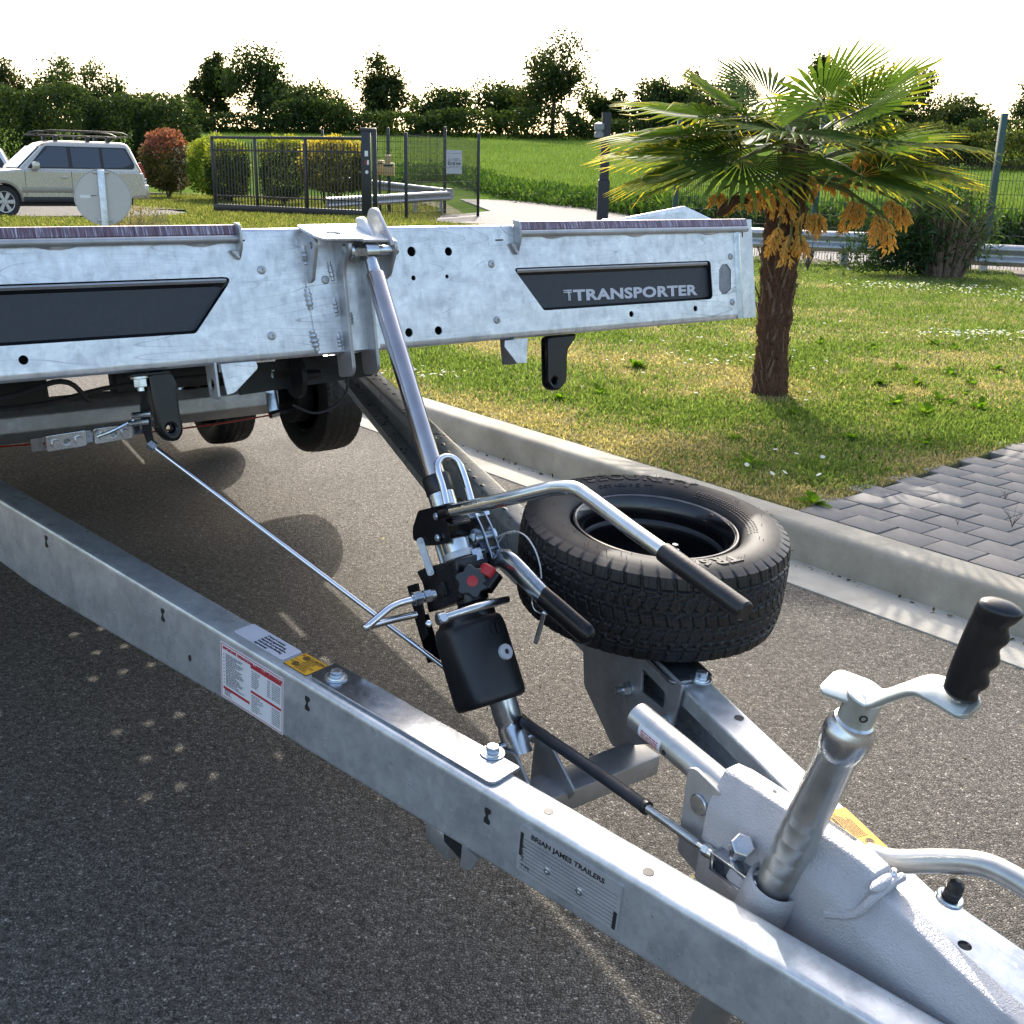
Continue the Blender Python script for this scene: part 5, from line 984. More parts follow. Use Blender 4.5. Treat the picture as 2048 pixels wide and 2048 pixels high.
def arc(a0, rb):
    def fn(x, y, z):
        r = rb+y; a_ = a0-x/(rb+.012); return (r*math.cos(a_), r*math.sin(a_), float(np.interp(r, swr, swz))+z+.0002)
    return fn
def arctext(s, size, a0, rb, sx=1.0, bold=0): return MB().text(s, size, None, .0016, sx, bold, 'CENTER', arc(R(a0), rb), 1.12)
for s, a0 in (('SECURITY', 58), ('TR603', -108)):
    m_ = arctext(s, .036, a0, .206, 1.45 if s == 'SECURITY' else 1.3, .0012); m_.build('sidewall_lettering', M['tyre'], spare, SP, ang=0)
m_ = arctext('DOT 1CU P C  TT', .010, 68, .184, 1.5); m_.build('sidewall_print', M['tyre'], spare, SP, ang=0)
m = MB()
for i in range(30): 
    a_ = R(20-i*2.3)
    for j in range(4): m.box((.181+.0052*j, -.0022, .0), (.1845+.0052*j, .0022, .0008), at(0, 0, float(np.interp(.183+.0052*j, swr, swz))) @ Matrix.Rotation(a_, 4, 'Z'))
m.build('sidewall_print', M['tyre'], spare, SP, ang=0)
# moulding whiskers
m = MB()
for i in range(150):
    a_ = random.random()*6.283; 
    if i < 44: r_, z_, d_ = .205+.03*random.random(), .0965, Vector((.2*random.random(), .2*random.random(), 1))
    else: r_, z_, d_ = .256+.010*random.random(), .086-.012*random.random(), Vector((math.cos(a_), math.sin(a_), .6*random.random()))
    p = Vector((r_*math.cos(a_), r_*math.sin(a_), z_)); m.cyl(p, p+d_.normalized()*random.uniform(.003, .007), .0005, 4)
m.build('moulding_whiskers', M['tyre'], spare, SP, ang=0)['kind'] = 'stuff'
# ------------------------------------------------------------ palm
pb = Vector((1.5856,6.8187,0.145)); PY = pb.y
palm = thing('palm_tree', 'short fan palm with a brown fibrous trunk and hanging orange flower clusters on the lawn', 'palm tree', at(*pb))
rings = []
tt = [Vector((1.5937,6.84,0.141)), Vector((1.588,6.84,0.4461)), Vector((1.5877,6.84,0.7524)), Vector((1.5904,6.84,1.0508)), Vector((1.6046,6.84,1.313)), Vector((1.6186,6.84,1.5691)), Vector((1.6195,6.84,1.6809))]
PYd = pb.y-6.84
tt = [Vector((p.x+.0, pb.y, p.z)) for p in tt]; tt[0] = Vector((tt[0].x, pb.y, .10)); tr = [.112, .092, .100, .112, .100, .075, .05]
P_ = smooth(tt, 16); rr = np.interp(np.linspace(0, 1, len(P_)), np.linspace(0, 1, 7), tr)
for i, p in enumerate(P_):
    ring = []
    for k in range(40):
        a = 2*math.pi*k/40; q = p+Vector((math.cos(a), math.sin(a), 0))*rr[i]; h = noise.noise((a*2.2, i*.30, 3))*.020+noise.noise((a*6, i*.9, 7))*.012
        ring.append(tuple(p+Vector((math.cos(a), math.sin(a), 0))*(rr[i]+h)))
    rings.append(ring)
MB().loft(rings).build('trunk', M['fibre'], palm, WORLD, ang=70)
stm = None
for i in range(170):
    u = random.random()**.9; k = min(len(P_)-2, int(u*(len(P_)-1)*.93)); p = P_[k]; a = random.random()*6.283; L = random.uniform(.05, .15)*(1.2-.3*u); wd = random.uniform(.008, .02)
    o_ = Vector((math.cos(a), math.sin(a), 0)); s = Vector((-o_.y, o_.x, 0)); tl = random.uniform(-.45, .45)
    b = p+o_*(rr[k]-.008); dirv = (Vector((0, 0, 1))+s*tl+o_*random.uniform(.04, .28)).normalized()
    m = MB().strip([b, b+dirv*L*.5, b+dirv*L+o_*.008], [wd*1.4, wd, wd*.5], .007, s, sm=2); m.build('leaf_stub', M['stub'], palm, WORLD)
v = []; cols = []; n = 2600                                      # loose fibres
u = rng.random(n); k = (u*(len(P_)-2)).astype(int); Pa = np.array([tuple(p) for p in P_])[k]; a = rng.random(n)*6.283; ra = rr[k]+.004
b = Pa+np.c_[np.cos(a)*ra, np.sin(a)*ra, rng.normal(size=n)*.02]; d = np.c_[np.cos(a)*.5, np.sin(a)*.5, rng.normal(size=n)*.6]+rng.normal(size=(n, 3))*.7; L = .02+.05*rng.random((n, 1))
s = unit(np.cross(d, rng.normal(size=(n, 3))))*.0014; e = b+unit(d)*L; V = np.stack([b-s, b+s, e], 1).reshape(-1, 3)
fast('fibres', V, np.arange(3*n).reshape(n, 3), M['grass'], colmix(n, [(.10, .06, .035), (.05, .03, .02), (.22, .15, .10)]), palm, 'stuff')
crown = tt[5]+Vector((0, 0, .0)); crown = Vector((crown.x, crown.y, tt[5].z-.02))
def frond(az, el, plen, R_, droop=.5, nseg=38, fold=.25, yellow=.5, roll=0, tipdroop=.14):
    """petiole, then a pleated fan of narrow segments joined near the hub"""
    d = Vector((math.cos(az)*math.cos(el), math.sin(az)*math.cos(el), math.sin(el))); s = Vector((-math.sin(az), math.cos(az), 0)); up = s.cross(d)*-1
    up = d.cross(s); up = -up if up.z < 0 else up
    if roll: q = Matrix.Rotation(roll, 3, d); s = q @ s; up = q @ up
    p0 = crown+Vector((0, 0, random.uniform(-.06, .10)))+d*.03; bend = Vector((0, 0, -droop*plen*.45))
    p1 = p0+d*plen*.5; p2 = p0+d*plen+bend; dd = (p2-p1).normalized(); s = (s-dd*s.dot(dd)).normalized(); up = dd.cross(s); up = -up if up.dot(Vector((0, 0, 1))) < 0 and not roll else up
    V, Fc, Cc = [], [], []
    rg = [random.choice([.9, 1, 1.1]) for _ in range(nseg)]
    span = 2.55
    for i in range(nseg):
        t = (i+.5)/nseg-.5; an = t*2*span/1.0*.98; L = R_*(1-.28*abs(t*2)**2.2)*random.uniform(.93, 1.04)
        dr = (dd*math.cos(an)+s*math.sin(an)).normalized(); dr = (dr+up*(.30-.55*fold*abs(math.sin(an)))*.4).normalized(); cr = dr.cross(up).normalized()
        w0 = 2*span*L/nseg*.46
        for (r0, wk, lift) in ((.03, .25, 0), (.35, .98, .010), (.60, 1.0, .010), (.82, .52, .0), (1.0, .06, 0)):
            dz = -tipdroop*L*max(0, r0-.45)**2*1.6*(1 if random.random() < .85 else 2.2); h = w0*wk*.5*min(1, r0/.6 if r0 < .6 else 1); c = p2+dr*L*r0+Vector((0, 0, dz))
            V += [c-cr*h, c+up*h*.55, c+cr*h]
        b = len(V)-15; tip = random.random() < yellow
        for k in range(4):
            Fc += [(b+3*k, b+3*k+1, b+3*k+4, b+3*k+3), (b+3*k+1, b+3*k+2, b+3*k+5, b+3*k+4)]
            base = np.array([(.032, .066, .014), (.050, .096, .018), (.085, .140, .024) if not tip else (.15, .18, .026), (.46, .38, .035) if tip else (.12, .17, .03)][k])*random.uniform(.8, 1.25); Cc += [base, base]  # yellow tips put the backlit glow into the segment colour
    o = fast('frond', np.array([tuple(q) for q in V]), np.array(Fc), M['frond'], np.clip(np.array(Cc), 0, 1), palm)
    MB().strip([p0, p1, p2, p2+dd*.05], [.026, .017, .013, .006], .008, s, sm=4).build('petiole', M['petiole'], o, WORLD)
    return o
M['petiole'] = plain('petiole', (.09, .115, .03), .5, var=.25)
random.seed(21)
for az, el, pl, rad, dr, ye in ((172, 12, .58, .64, .3, .9), (190, 20, .60, .64, .4, .8), (181, 0, .52, .60, .3, .8), (214, 6, .5, .58, .4, .6), (160, 30, .55, .6, .4, .5), (228, 12, .5, .6, .5, .4), (250, 25, .5, .6, .5, .35), (300, 14, .55, .6, .5, .4), (318, 24, .55, .62, .45, .5),
    (345, 8, .50, .60, .4, .9), (5, 14, .50, .62, .35, .9), (25, 24, .55, .6, .4, .6), (50, 15, .5, .6, .5, .4), (100, 16, .5, .6, .5, .3), (130, 18, .5, .6, .4, .5),
    (200, 42, .45, .55, .35, .4), (280, 48, .4, .52, .3, .3), (340, 42, .45, .55, .3, .4), (40, 40, .45, .55, .3, .4), (110, 46, .42, .52, .3, .3)):
    frond(R(az+random.uniform(-5, 5)), R(el-(7 if el < 35 else 0)), pl, rad, dr, yellow=ye, roll=random.uniform(-.35, .35))
def cluster(p, L, W, seed, lean=0):      # one hanging lobe of the flower cluster: stalk and many finger-like spikelets
    r_ = np.random.default_rng(seed); p = np.array(p); V = []; Fc = []; fk = 0
    nb = 9
    for bi in range(nb):                 # branchlets that droop from the stalk's end
        a0 = r_.random()*6.283; tb = bi/nb
        for i in range(15):
            t = (i+r_.random())/15; w = W*.5*(.25+.75*math.sin(math.pi*min(1, .22+.78*(1-t))))*(.35+.65*r_.random())
            b = p+np.array([math.cos(a0)*w+lean*t*L, math.sin(a0)*w*.8, -t*L*(.55+.45*tb)]); d = np.array([math.cos(a0)*.55, math.sin(a0)*.55, -1])+r_.normal(size=3)*.35; d /= np.linalg.norm(d); l = .022+.022*r_.random(); s = np.cross(d, (0, 1, .3)); s /= np.linalg.norm(s); q = np.cross(d, s); rd = .0050+.0022*r_.random()
            for u, rr_ in ((0, .6), (.4, 1), (1, .3)):
                c = b+d*l*u
                for j in range(4): V.append(c+(s*math.cos(j*1.571)+q*math.sin(j*1.571))*rd*rr_)
            for u in range(2):
                for j in range(4): Fc.append((fk+u*4+j, fk+u*4+(j+1) % 4, fk+(u+1)*4+(j+1) % 4, fk+(u+1)*4+j))
            fk += 12
    o = fast('flower_cluster', np.array(V), np.array(Fc), M['flower'], colmix(len(Fc), [(.82, .57, .17), (.88, .66, .27), (.72, .46, .12)], .14), palm)
    st = Vector(tuple(p)); root = Vector((crown.x, crown.y, crown.z-.10)); MB().tube([root, root.lerp(st, .55)+Vector((0, -.01, .05)), st+Vector((0, 0, .01)), st+Vector((lean*L*.5, 0, -L*.5))], [.010, .008, .006, .0025], 8, sm=5).build('flower_stalk', M['petiole'], o, WORLD)
for i, (p, L, W, ln) in enumerate((((1.2091,6.9,1.3466), .075, .09, -.3), ((1.2918,6.88,1.3198), .10, .09, -.2), ((1.3531,6.72,1.353), .10, .09, -.2), ((1.4212,6.64,1.3837), .14, .09, -.35), ((1.4852,6.6,1.3773), .16, .085, .05), ((1.5326,6.6,1.3313), .15, .08, .2), ((1.5091,6.58,1.1642), .17, .085, -.25), ((1.5777,6.56,1.1246), .19, .085, -.05), ((1.6346,6.58,1.1247), .13, .08, .2), ((1.6668,6.62,1.25), .12, .085, -.05), ((1.7334,6.62,1.2514), .15, .085, .15), ((1.7075,6.75,1.4584), .16, .07, .0), ((1.7938,6.8,1.4882), .11, .08, .1), ((1.8802,6.82,1.4759), .12, .09, .1), ((1.941,6.8,1.4631), .13, .08, .15), ((1.9398,6.66,1.3246), .20, .08, -.15), ((1.9907,6.66,1.3117), .14, .075, .05), ((2.016,6.8,1.6048), .12, .09, -.1), ((2.0674,6.8,1.5919), .20, .075, .05), ((2.076,6.6,1.2454), .18, .08, .0), ((2.1285,6.6,1.2186), .20, .085, .2), ((2.1631,6.66,1.3293), .10, .08, .2), ((2.2188,6.66,1.3025), .14, .075, .3))): cluster(p, L, W, 60+i, ln)
# curled dead leaf bases beneath the crown
m = MB(); m.strip([(1.4307,6.7,1.2563), (1.2783,6.65,1.3164), (1.1907,6.62,1.2539), (1.155,6.6,1.2203)], [.02, .05, .06, .02], .006, (0, .5, 1)); m.build('dead_leaf_base', M['fibre'], palm, WORLD); m = MB(); m.strip([(1.6022,6.65,1.3317), (1.6612,6.6,1.3424), (1.6154,6.58,1.3197)], [.01, .02, .01], .006, (0, .5, 1)); m.build('dead_leaf_base', M['fibre'], palm, WORLD)
# ------------------------------------------------------------ shrubs, hedges, trees
def shrub(name, c, rx, ry, h, n, size, pal_fn, label, cat, stem=True, group=None, seed=0, flat=.0, asp=.55, low=.05):
    t = thing(name, label, cat, at(*c), group); r_ = np.random.default_rng(seed)
    u = unit(r_.normal(size=(n, 3))); rad = (.50+.5*r_.random(n)**.35); bul = 1+.16*np.array([noise.noise((a*2.6+seed, b*2.6, cc*2.6)) for a, b, cc in u])
    sup = np.max(np.abs(u), 1)**(-flat); P = u*(rad*bul*sup)[:, None]*np.array([rx, ry, h/2*(1-low)])+np.array([0, 0, h/2*(1+low)]); P = P[P[:, 2] > .01]
    lf, f = leaves(P, size*(.6+.8*r_.random(len(P))), asp, up=np.c_[P[:, :2]*.8/max(rx, .1), np.full(len(P), .5)]); fast('foliage', lf+np.array(c), f, M['leaf'], pal_fn(P/np.array([rx, ry, h]), r_), t)
    if stem:
        m = MB()
        for i in range(5): a = i*1.3; m.tube([(0.05*math.cos(a), .05*math.sin(a), -.05), (rx*.25*math.cos(a), ry*.25*math.sin(a), h*.3), (rx*.6*math.cos(a), ry*.6*math.sin(a), h*.75)], [.035, .022, .008], 6, sm=2, M=at(*c))
        m.build('stem', M['bark'], t, WORLD)
    return t
def pm(pal, j=.2): return lambda q, r_: colmix(len(q), pal, j)
def red_top(q, r_):
    g = colmix(len(q), [(.055, .075, .022), (.08, .085, .03), (.12, .09, .04)]); rd = colmix(len(q), [(.30, .10, .075), (.38, .17, .13), (.22, .09, .06)]); wh = colmix(len(q), [(.55, .50, .42), (.42, .36, .26)])
    p = np.clip((q[:, 2]-.52)*3.2, 0, .92); c = np.where((r_.random(len(q)) < p)[:, None], rd, g); ws = (q[:, 0] > .45) & (r_.random(len(q)) < .30) & (q[:, 2] < .75); return np.where(ws[:, None], wh, c)
def yel_top(y, gr):
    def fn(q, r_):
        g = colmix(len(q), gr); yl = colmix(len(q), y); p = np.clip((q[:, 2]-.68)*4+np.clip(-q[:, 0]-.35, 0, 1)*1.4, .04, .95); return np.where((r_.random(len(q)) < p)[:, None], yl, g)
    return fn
shrub('red_shrub', (-14.4, 47, .15), 1.02, 1.0, 2.55, 9000, .12, red_top, 'rounded shrub with red young leaves on top, right of the beige off-road car', 'shrub', seed=1)
YG = [(.28, .32, .04), (.40, .40, .06), (.20, .26, .03)]; DG = [(.030, .055, .014), (.05, .085, .018), (.022, .04, .012)]
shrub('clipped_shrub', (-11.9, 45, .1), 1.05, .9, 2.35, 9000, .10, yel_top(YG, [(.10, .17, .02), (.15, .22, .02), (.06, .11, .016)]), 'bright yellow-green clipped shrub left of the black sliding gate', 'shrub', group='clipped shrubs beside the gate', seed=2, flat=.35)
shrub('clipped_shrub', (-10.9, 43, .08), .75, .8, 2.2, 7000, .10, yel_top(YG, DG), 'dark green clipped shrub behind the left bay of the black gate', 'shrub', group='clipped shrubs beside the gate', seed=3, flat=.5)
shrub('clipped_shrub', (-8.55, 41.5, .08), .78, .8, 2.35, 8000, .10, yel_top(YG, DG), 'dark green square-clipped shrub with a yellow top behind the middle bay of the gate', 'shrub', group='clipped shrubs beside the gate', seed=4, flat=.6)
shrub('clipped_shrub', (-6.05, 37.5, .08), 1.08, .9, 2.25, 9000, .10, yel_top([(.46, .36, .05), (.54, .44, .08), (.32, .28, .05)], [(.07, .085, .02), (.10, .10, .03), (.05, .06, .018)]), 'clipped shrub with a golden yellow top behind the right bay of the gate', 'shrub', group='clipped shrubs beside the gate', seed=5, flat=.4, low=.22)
HG = [(.016, .032, .012), (.026, .048, .016), (.012, .024, .010)]
hh_ = [(-27.2, 54, 2.0, 5.2, 'darkest'), (-24.4, 55.5, 1.9, 4.7, ''), (-21.6, 55, 1.9, 4.9, ''), (-19.0, 55.5, 1.7, 4.5, ''), (-16.9, 55.5, 1.5, 4.3, '')]
for i, (x, y, rx, h, nm) in enumerate(hh_): shrub('conifer_tree', (x, y, 0), rx, 1.6, h, 9000, .17, pm(HG if i == 0 else [(.03, .055, .018), (.05, .08, .022), (.022, .04, .013)]), ['dark conifer at the far left, behind the bonnet of the off-road car', 'tall green conifer behind the windscreen of the off-road car', 'tall green conifer behind the middle of the roof rack', 'tall green conifer behind the rear of the roof rack', 'rightmost tall conifer of the hedge, left of the red shrub'][i], 'tree', group='conifers behind the off-road car', seed=20+i, flat=.3)
# dry twiggy plant before the off-road car
dp_ = thing('dry_plant', 'dry grey-brown twiggy plant beside the round sign', 'plant', at(-4.75, 14, .145))
m = MB()
for i in range(170):
    a = random.random()*6.283; r_ = random.random()*.30; l = random.uniform(.5, .82); b = Vector((-4.72+r_*math.cos(a)*1.0, 14+r_*math.sin(a)*.5, .14)); m.tube([b, b+Vector((math.cos(a)*.05, 0, l*.5)), b+Vector((math.cos(a)*.16*random.random()+.02, .03, l))], [.004, .003, .001], 4, sm=2)
m.build('twigs', plain('dry_twig', (.24, .19, .13), .9, var=.4), dp_, WORLD)
nP = 1500; P = np.c_[-4.72+rng.normal(size=nP)*.2, 14+rng.normal(size=nP)*.12, .35+.55*rng.random(nP)]; lf, f = leaves(P, .03+.03*rng.random(nP), .3, up=np.array([0, 0, 1.2])); fast('foliage', lf, f, M['leaf'], colmix(nP, [(.22, .20, .12), (.15, .17, .09), (.28, .22, .15)]), dp_)
# half-dead bush with a thick brown base at the right, in the bed before the fence
bc_ = Vector((5.9546,15.8231,0.15)); bush = thing('dying_bush', 'half-dead bush with brown dry stems and dark green leaves in front of the crash barrier', 'bush', at(*bc_))
m = MB()
for i in range(120):
    a = random.random()*6.283; r0 = .28*random.random()**.5; e = random.uniform(.25, 1.0); h = random.uniform(.6, 1.25)*(1.15-.35*e); b = bc_+Vector((r0*math.cos(a), r0*math.sin(a), -.02)); q = bc_+Vector((math.cos(a)*e*.75, math.sin(a)*e*.5, h)); m.tube([b, b.lerp(q, .45)+Vector((0, 0, .10)), q], [.026, .018, .006], 5, sm=3)
m.build('stem', plain('dry_stem', (.17, .12, .085), .9, var=.45, sc=20), bush, WORLD, ang=60)
n = 5200; u = unit(rng.normal(size=(n, 3))); u[:, 2] = np.abs(u[:, 2]); P = u*(.55+.5*rng.random((n, 1)))*np.array([.85, .6, 1.05])+np.array([.05, 0, .22]); keep = (rng.random(n) < np.where(P[:, 0] < -.15, .9, np.where(P[:, 2] > .80, .5, .22))); P = P[keep]; P[:, 0] -= .12
lf, f = leaves(P+np.array(bc_), .09+.09*rng.random(len(P)), .2, up=unit(P)*.9, droop=.2); fast('foliage', lf, f, M['leaf'], colmix(len(P), [(.022, .05, .016), (.035, .075, .024), (.06, .10, .04)]), bush)
n = 2200; P = np.c_[-.70+.35*rng.normal(size=n), -.1+.2*rng.normal(size=n), .05+.55*rng.random(n)]; lf, f = leaves(P+np.array(bc_), .07+.07*rng.random(n), .22, up=np.array([0, 0, .8])); fast('low_foliage', lf, f, M['leaf'], colmix(n, [(.016, .036, .014), (.03, .06, .022)]), bush)
sp = Vector((4.2214,16.3579,0.15)); m = MB()
for i in range(26): a = random.random()*6.28; l = random.uniform(.25, .48); m.tube([sp, sp+Vector((.06*math.cos(a), .05*math.sin(a), l*.5)), sp+Vector((.16*math.cos(a), .12*math.sin(a), l))], [.006, .004, .001], 4, sm=2)
tag(m.build('bare_shrub', M['bark']), 'small leafless twiggy shrub behind the palm trunk', 'shrub')
# tall weeds along the far side of the drive
def wl(x0, y0, x1, y1, n, wd, h): t = rng.random(n); return np.c_[x0+(x1-x0)*t+rng.normal(size=n)*wd*.4, y0+(y1-y0)*t+np.abs(rng.normal(size=n))*wd]
fa, fb, fc_, fd = (-4.9223,73.6471,0)[:2], (3.2384,45.4146,0)[:2], (5.2, 34.5), (9, 26.5)
Q = np.r_[wl(-9, 61, *fa, 6500, 1.6, 1), wl(*fa, *fb, 15000, 1.5, 1), wl(*fb, *fc_, 6000, .9, 1), wl(*fc_, *fd, 6000, .8, 1), wl(*fd, 16, 21.5, 9000, .9, 1)]
zb = hz(Q[:, 0], Q[:, 1])+.03; hgt = (.35+.55*(nz(Q[:, 0], Q[:, 1], .35, 4)*.5+.6))*rng.random(len(Q))
P = np.c_[Q, zb+hgt]; lf, f = leaves(P, .16+.18*rng.random(len(P)), .32, up=np.array([0, 0, .9])); fast('field_edge_weeds', lf, f, M['leaf'], colmix(len(P), [(.035, .085, .016), (.06, .125, .02), (.10, .17, .03), (.03, .06, .015)]), kind='stuff')
n = 70000; yy = 42+(rng.random(n)**1.5)*110; xx = (rng.random(n)-.35)*yy*.75; P = np.c_[xx, yy, hz(xx, yy)+.05]; P = P[(xx > -.35*yy+8) & ~inpoly(xx, yy, near+far) & (yy > np.interp(xx, [-12, fa[0], fb[0], 5.2, 9, 16], [64, fa[1], fb[1], 34, 26, 21.5])+1)]
blades('field_crop', P, .14+.12*rng.random(len(P)), colmix(len(P), [(.085, .14, .025), (.12, .185, .035), (.15, .215, .05)]), .5, .02)
# hedge and trees on the rise beyond the field
def zf(x, y): return float(hz(np.array([x]), np.array([y]))[0])
HB = [(.05, .075, .02), (.085, .11, .025), (.14, .16, .035), (.035, .05, .018)]
for i, (x, y, rx, h) in enumerate(((34, 98, 4.2, 3.6), (41, 97, 4.4, 3.2), (48, 99, 4.4, 3.5), (55, 98, 4.0, 3.3))): shrub('field_hedge', (x, y, zf(x, y)-.2), rx, 2.0, h, 6000, .30, pm(HB), ['rounded yellow-green hedge bush on the rise behind the palm fronds', 'rounded hedge bush on the rise just left of the green fence post', 'rounded hedge bush on the rise just right of the green fence post', 'rounded hedge bush at the far right of the rise'][i], 'hedge bush', seed=40+i, stem=False, group='hedge bushes on the rise', flat=.3)
def tree(c, h, cr, label, seed, pal):
    t = thing('field_tree', label, 'tree', at(*c), 'trees along the top of the field'); r_ = np.random.default_rng(seed); cl = []
    MB().tube([c, Vector(c)+Vector((.2, 0, h*.4)), Vector(c)+Vector((0, 0, h*.85))], [.3, .22, .08], 8, sm=3).build('trunk', M['bark'], t, WORLD)
    for i in range(30): u = r_.normal(size=3); u /= np.linalg.norm(u); q = u*(.35+.65*r_.random()); cl.append((q*np.array([cr*1.15, cr*.8, h*.46])+np.array([0, 0, h*.50]), (.30+.25*r_.random())*cr))
    P = np.concatenate([q+unit(r_.normal(size=(330, 3)))*rad*(.35+.65*r_.random((330, 1))) for q, rad in cl]); lf, f = leaves(P, .25+.3*r_.random(len(P)), .6); fast('crown', lf+np.array(c), f, M['leaf'], colmix(len(P), pal), t)
TX = [(-66, 150), (-58, 156), (-50, 150), (-42, 158), (-34, 152), (-26, 148), (-18, 155), (-10, 150), (-3, 156), (4, 149), (11, 152), (18, 148), (25, 154), (33, 150), (41, 156), (49, 151), (58, 155), (67, 150), (76, 156)]
for i, (x, y) in enumerate(TX): tree((x, y, zf(x, y)-.3), 8+3.2*math.sin(i*2.3)+1.5*math.sin(i*5.1), 4.3+1.2*math.sin(i*1.7), ['first','second','third','fourth','fifth','sixth','seventh','eighth','ninth','tenth','eleventh','twelfth','thirteenth','fourteenth','fifteenth','sixteenth','seventeenth','eighteenth','nineteenth'][i]+' leafy tree from the left in the row along the top of the field', 70+i, [(.022, .042, .012), (.036, .062, .017), (.055, .085, .022)] if i % 3 else [(.04, .06, .016), (.06, .085, .022), (.03, .045, .014)])
for i in range(17): x = -72+i*9.3; shrub('field_edge_bush', (x, 143+2*math.sin(i*3.1), zf(x, 143)-.4), 5.2, 2.2, 3.6+1.1*math.sin(i*2.7), 3000, .42, pm([(.022, .042, .012), (.04, .066, .018), (.06, .09, .022)]), ['first','second','third','fourth','fifth','sixth','seventh','eighth','ninth','tenth','eleventh','twelfth','thirteenth','fourteenth','fifteenth','sixteenth','seventeenth'][i]+' dark bush from the left in the hedge below the far trees', 'hedge bush', seed=90+i, stem=False, group='hedge below the far trees', flat=.3)
# ------------------------------------------------------------ gate, fences, sign, boxes, barriers
def post(name, x, y, h, w_, mat, label, z0=-.05, cap=True):
    m = MB().box((x-w_/2, y-w_/2, z0), (x+w_/2, y+w_/2, h), bev=.006); o = m.build(name, M[mat]); return tag(o, label, 'post')
gA, gB = Vector((-9.1, 34.1, 0)), Vector((-4.2, 31.5, 0)); gd_ = (gB-gA); gl = gd_.length; gd_.normalize(); GF = axes(gd_, (-gd_.y, gd_.x, 0), (0, 0, 1), gA)
gate = thing('sliding_gate', 'black metal sliding gate with vertical bars standing open on the grass', 'gate', GF)
MB().box((0, -.05, .10), (gl, .05, .30), bev=.01).box((0, -.035, 2.14), (gl, .035, 2.22), bev=.008).box((0, -.035, .10), (.08, .035, 2.2), bev=.008).box((gl-.09, -.035, .10), (gl, .035, 2.2), bev=.008).box((gl*.30-.035, -.035, .3), (gl*.30+.035, .035, 2.14), bev=.006).box((gl*.63-.035, -.035, .3), (gl*.63+.035, .035, 2.14), bev=.006).box((.08, -.018, .52), (gl, .018, .56)).box((.08, -.018, 1.80), (gl, .018, 1.85)).build('gate_frame', M['gate_paint'], gate, GF)
pr = None; nb = 46
for i in range(nb):
    x = .08+(gl-.17)*(i+.5)/nb
    if pr is None: pr = MB().box((-.0125, -.0125, .30), (.0125, .0125, 2.02)).loft([[(-.0125, -.0125, 2.02), (.0125, -.0125, 2.02), (.0125, .0125, 2.02), (-.0125, .0125, 2.02)], [(-.002, -.002, 2.07), (.002, -.002, 2.07), (.002, .002, 2.07), (-.002, .002, 2.07)]]).build('gate_bar', M['gate_paint'], gate, GF); q = pr
    else: q = pr.copy(); col.objects.link(q)
    q.location = (x, 0, 0)
gp = Vector((-4.02, 31.42, 0)); g2 = thing('gate_post', 'thick black gate post with small white stickers at the right end of the sliding gate', 'gate post', at(*gp))
MB().box((gp.x-.27, gp.y-.14, -.1), (gp.x-.03, gp.y+.10, 2.35), bev=.01).box((gp.x+.02, gp.y-.14, -.1), (gp.x+.14, gp.y+.02, 2.42), bev=.01).box((gp.x-.30, gp.y-.10, 2.33), (gp.x+.14, gp.y+.0, 2.45), bev=.01).build('post', M['gate_paint'], g2, WORLD)
MB().box((gp.x-.18, gp.y-.1425, 1.72), (gp.x-.09, gp.y-.14, 1.86)).build('sticker', M['vinyl_white'], g2, WORLD); MB().box((gp.x-.19, gp.y-.1425, 1.50), (gp.x-.14, gp.y-.14, 1.62)).build('sticker', M['lamp_red'], g2, WORLD); MB().box((gp.x-.12, gp.y-.1425, 1.50), (gp.x-.07, gp.y-.14, 1.62)).build('sticker', M['vinyl_white'], g2, WORLD)
MB().plate(circ(gp.x-.13, 1.31, .045, 14), .003, at(0, gp.y-.1415, 0) @ FACE).build('sticker', M['vinyl_white'], g2, WORLD)
def meshpanel(A, B, z0, z1, par, mat='wire', dx=.055, dz=.20, r=.0035):
    A, B = Vector(A), Vector(B); d = B-A; L = d.length; m = MB(); F_ = axes(d.normalized(), Vector((0, 0, 1)).cross(d.normalized()), (0, 0, 1), A)
    for i in range(int(L/dx)+1): m.box((i*dx-r, -r, z0), (i*dx+r, r, z1))
    for j in range(int((z1-z0)/dz)+1): m.box((0, -r*1.3, z0+j*dz-r*1.2), (L, r*1.3, z0+j*dz+r*1.2))
    return m.build('mesh_panel', M[mat], par, F_, ang=0)
mf = thing('mesh_fence', 'black wire mesh fence between thin posts right of the gate post', 'fence', at(-3.05, 31, 0))
MB().box((-3.10, 30.95, -.05), (-3.01, 31.04, 2.34), bev=.005).build('fence_post', M['gate_paint'], mf, WORLD); MB().box((-1.33, 35.95, -.05), (-1.24, 36.04, 2.52), bev=.005).build('fence_post', M['gate_paint'], mf, WORLD)
meshpanel((-3.9, 31.35, 0), (-3.1, 31.0, 0), .1, 2.25, mf); meshpanel((-3.02, 31.05, 0), (-1.32, 35.95, 0), .08, 2.3, mf)
mf2 = thing('mesh_fence', 'black mesh fence with three posts behind the beige boxes', 'fence', at(-4.5, 40, 0))
for x, y in ((-12.6, 48), (-7.5, 44), (-4.55, 40), (-2.46, 38)): MB().box((x-.045, y-.045, -.05), (x+.045, y+.045, 2.75), bev=.005).build('fence_post', M['gate_paint'], mf2, WORLD)
for a, b in (((-12.6, 48, 0), (-7.5, 44, 0)), ((-7.5, 44, 0), (-4.6, 40, 0)), ((-4.5, 40, 0), (-2.5, 38, 0))): meshpanel(a, b, .1, 2.55, mf2, r=.003, dx=.07)
sg_ = thing('entrance_sign', 'white rectangular entrance sign with black lettering on the mesh fence', 'sign', at(-2.17, 37.88, 1.67))
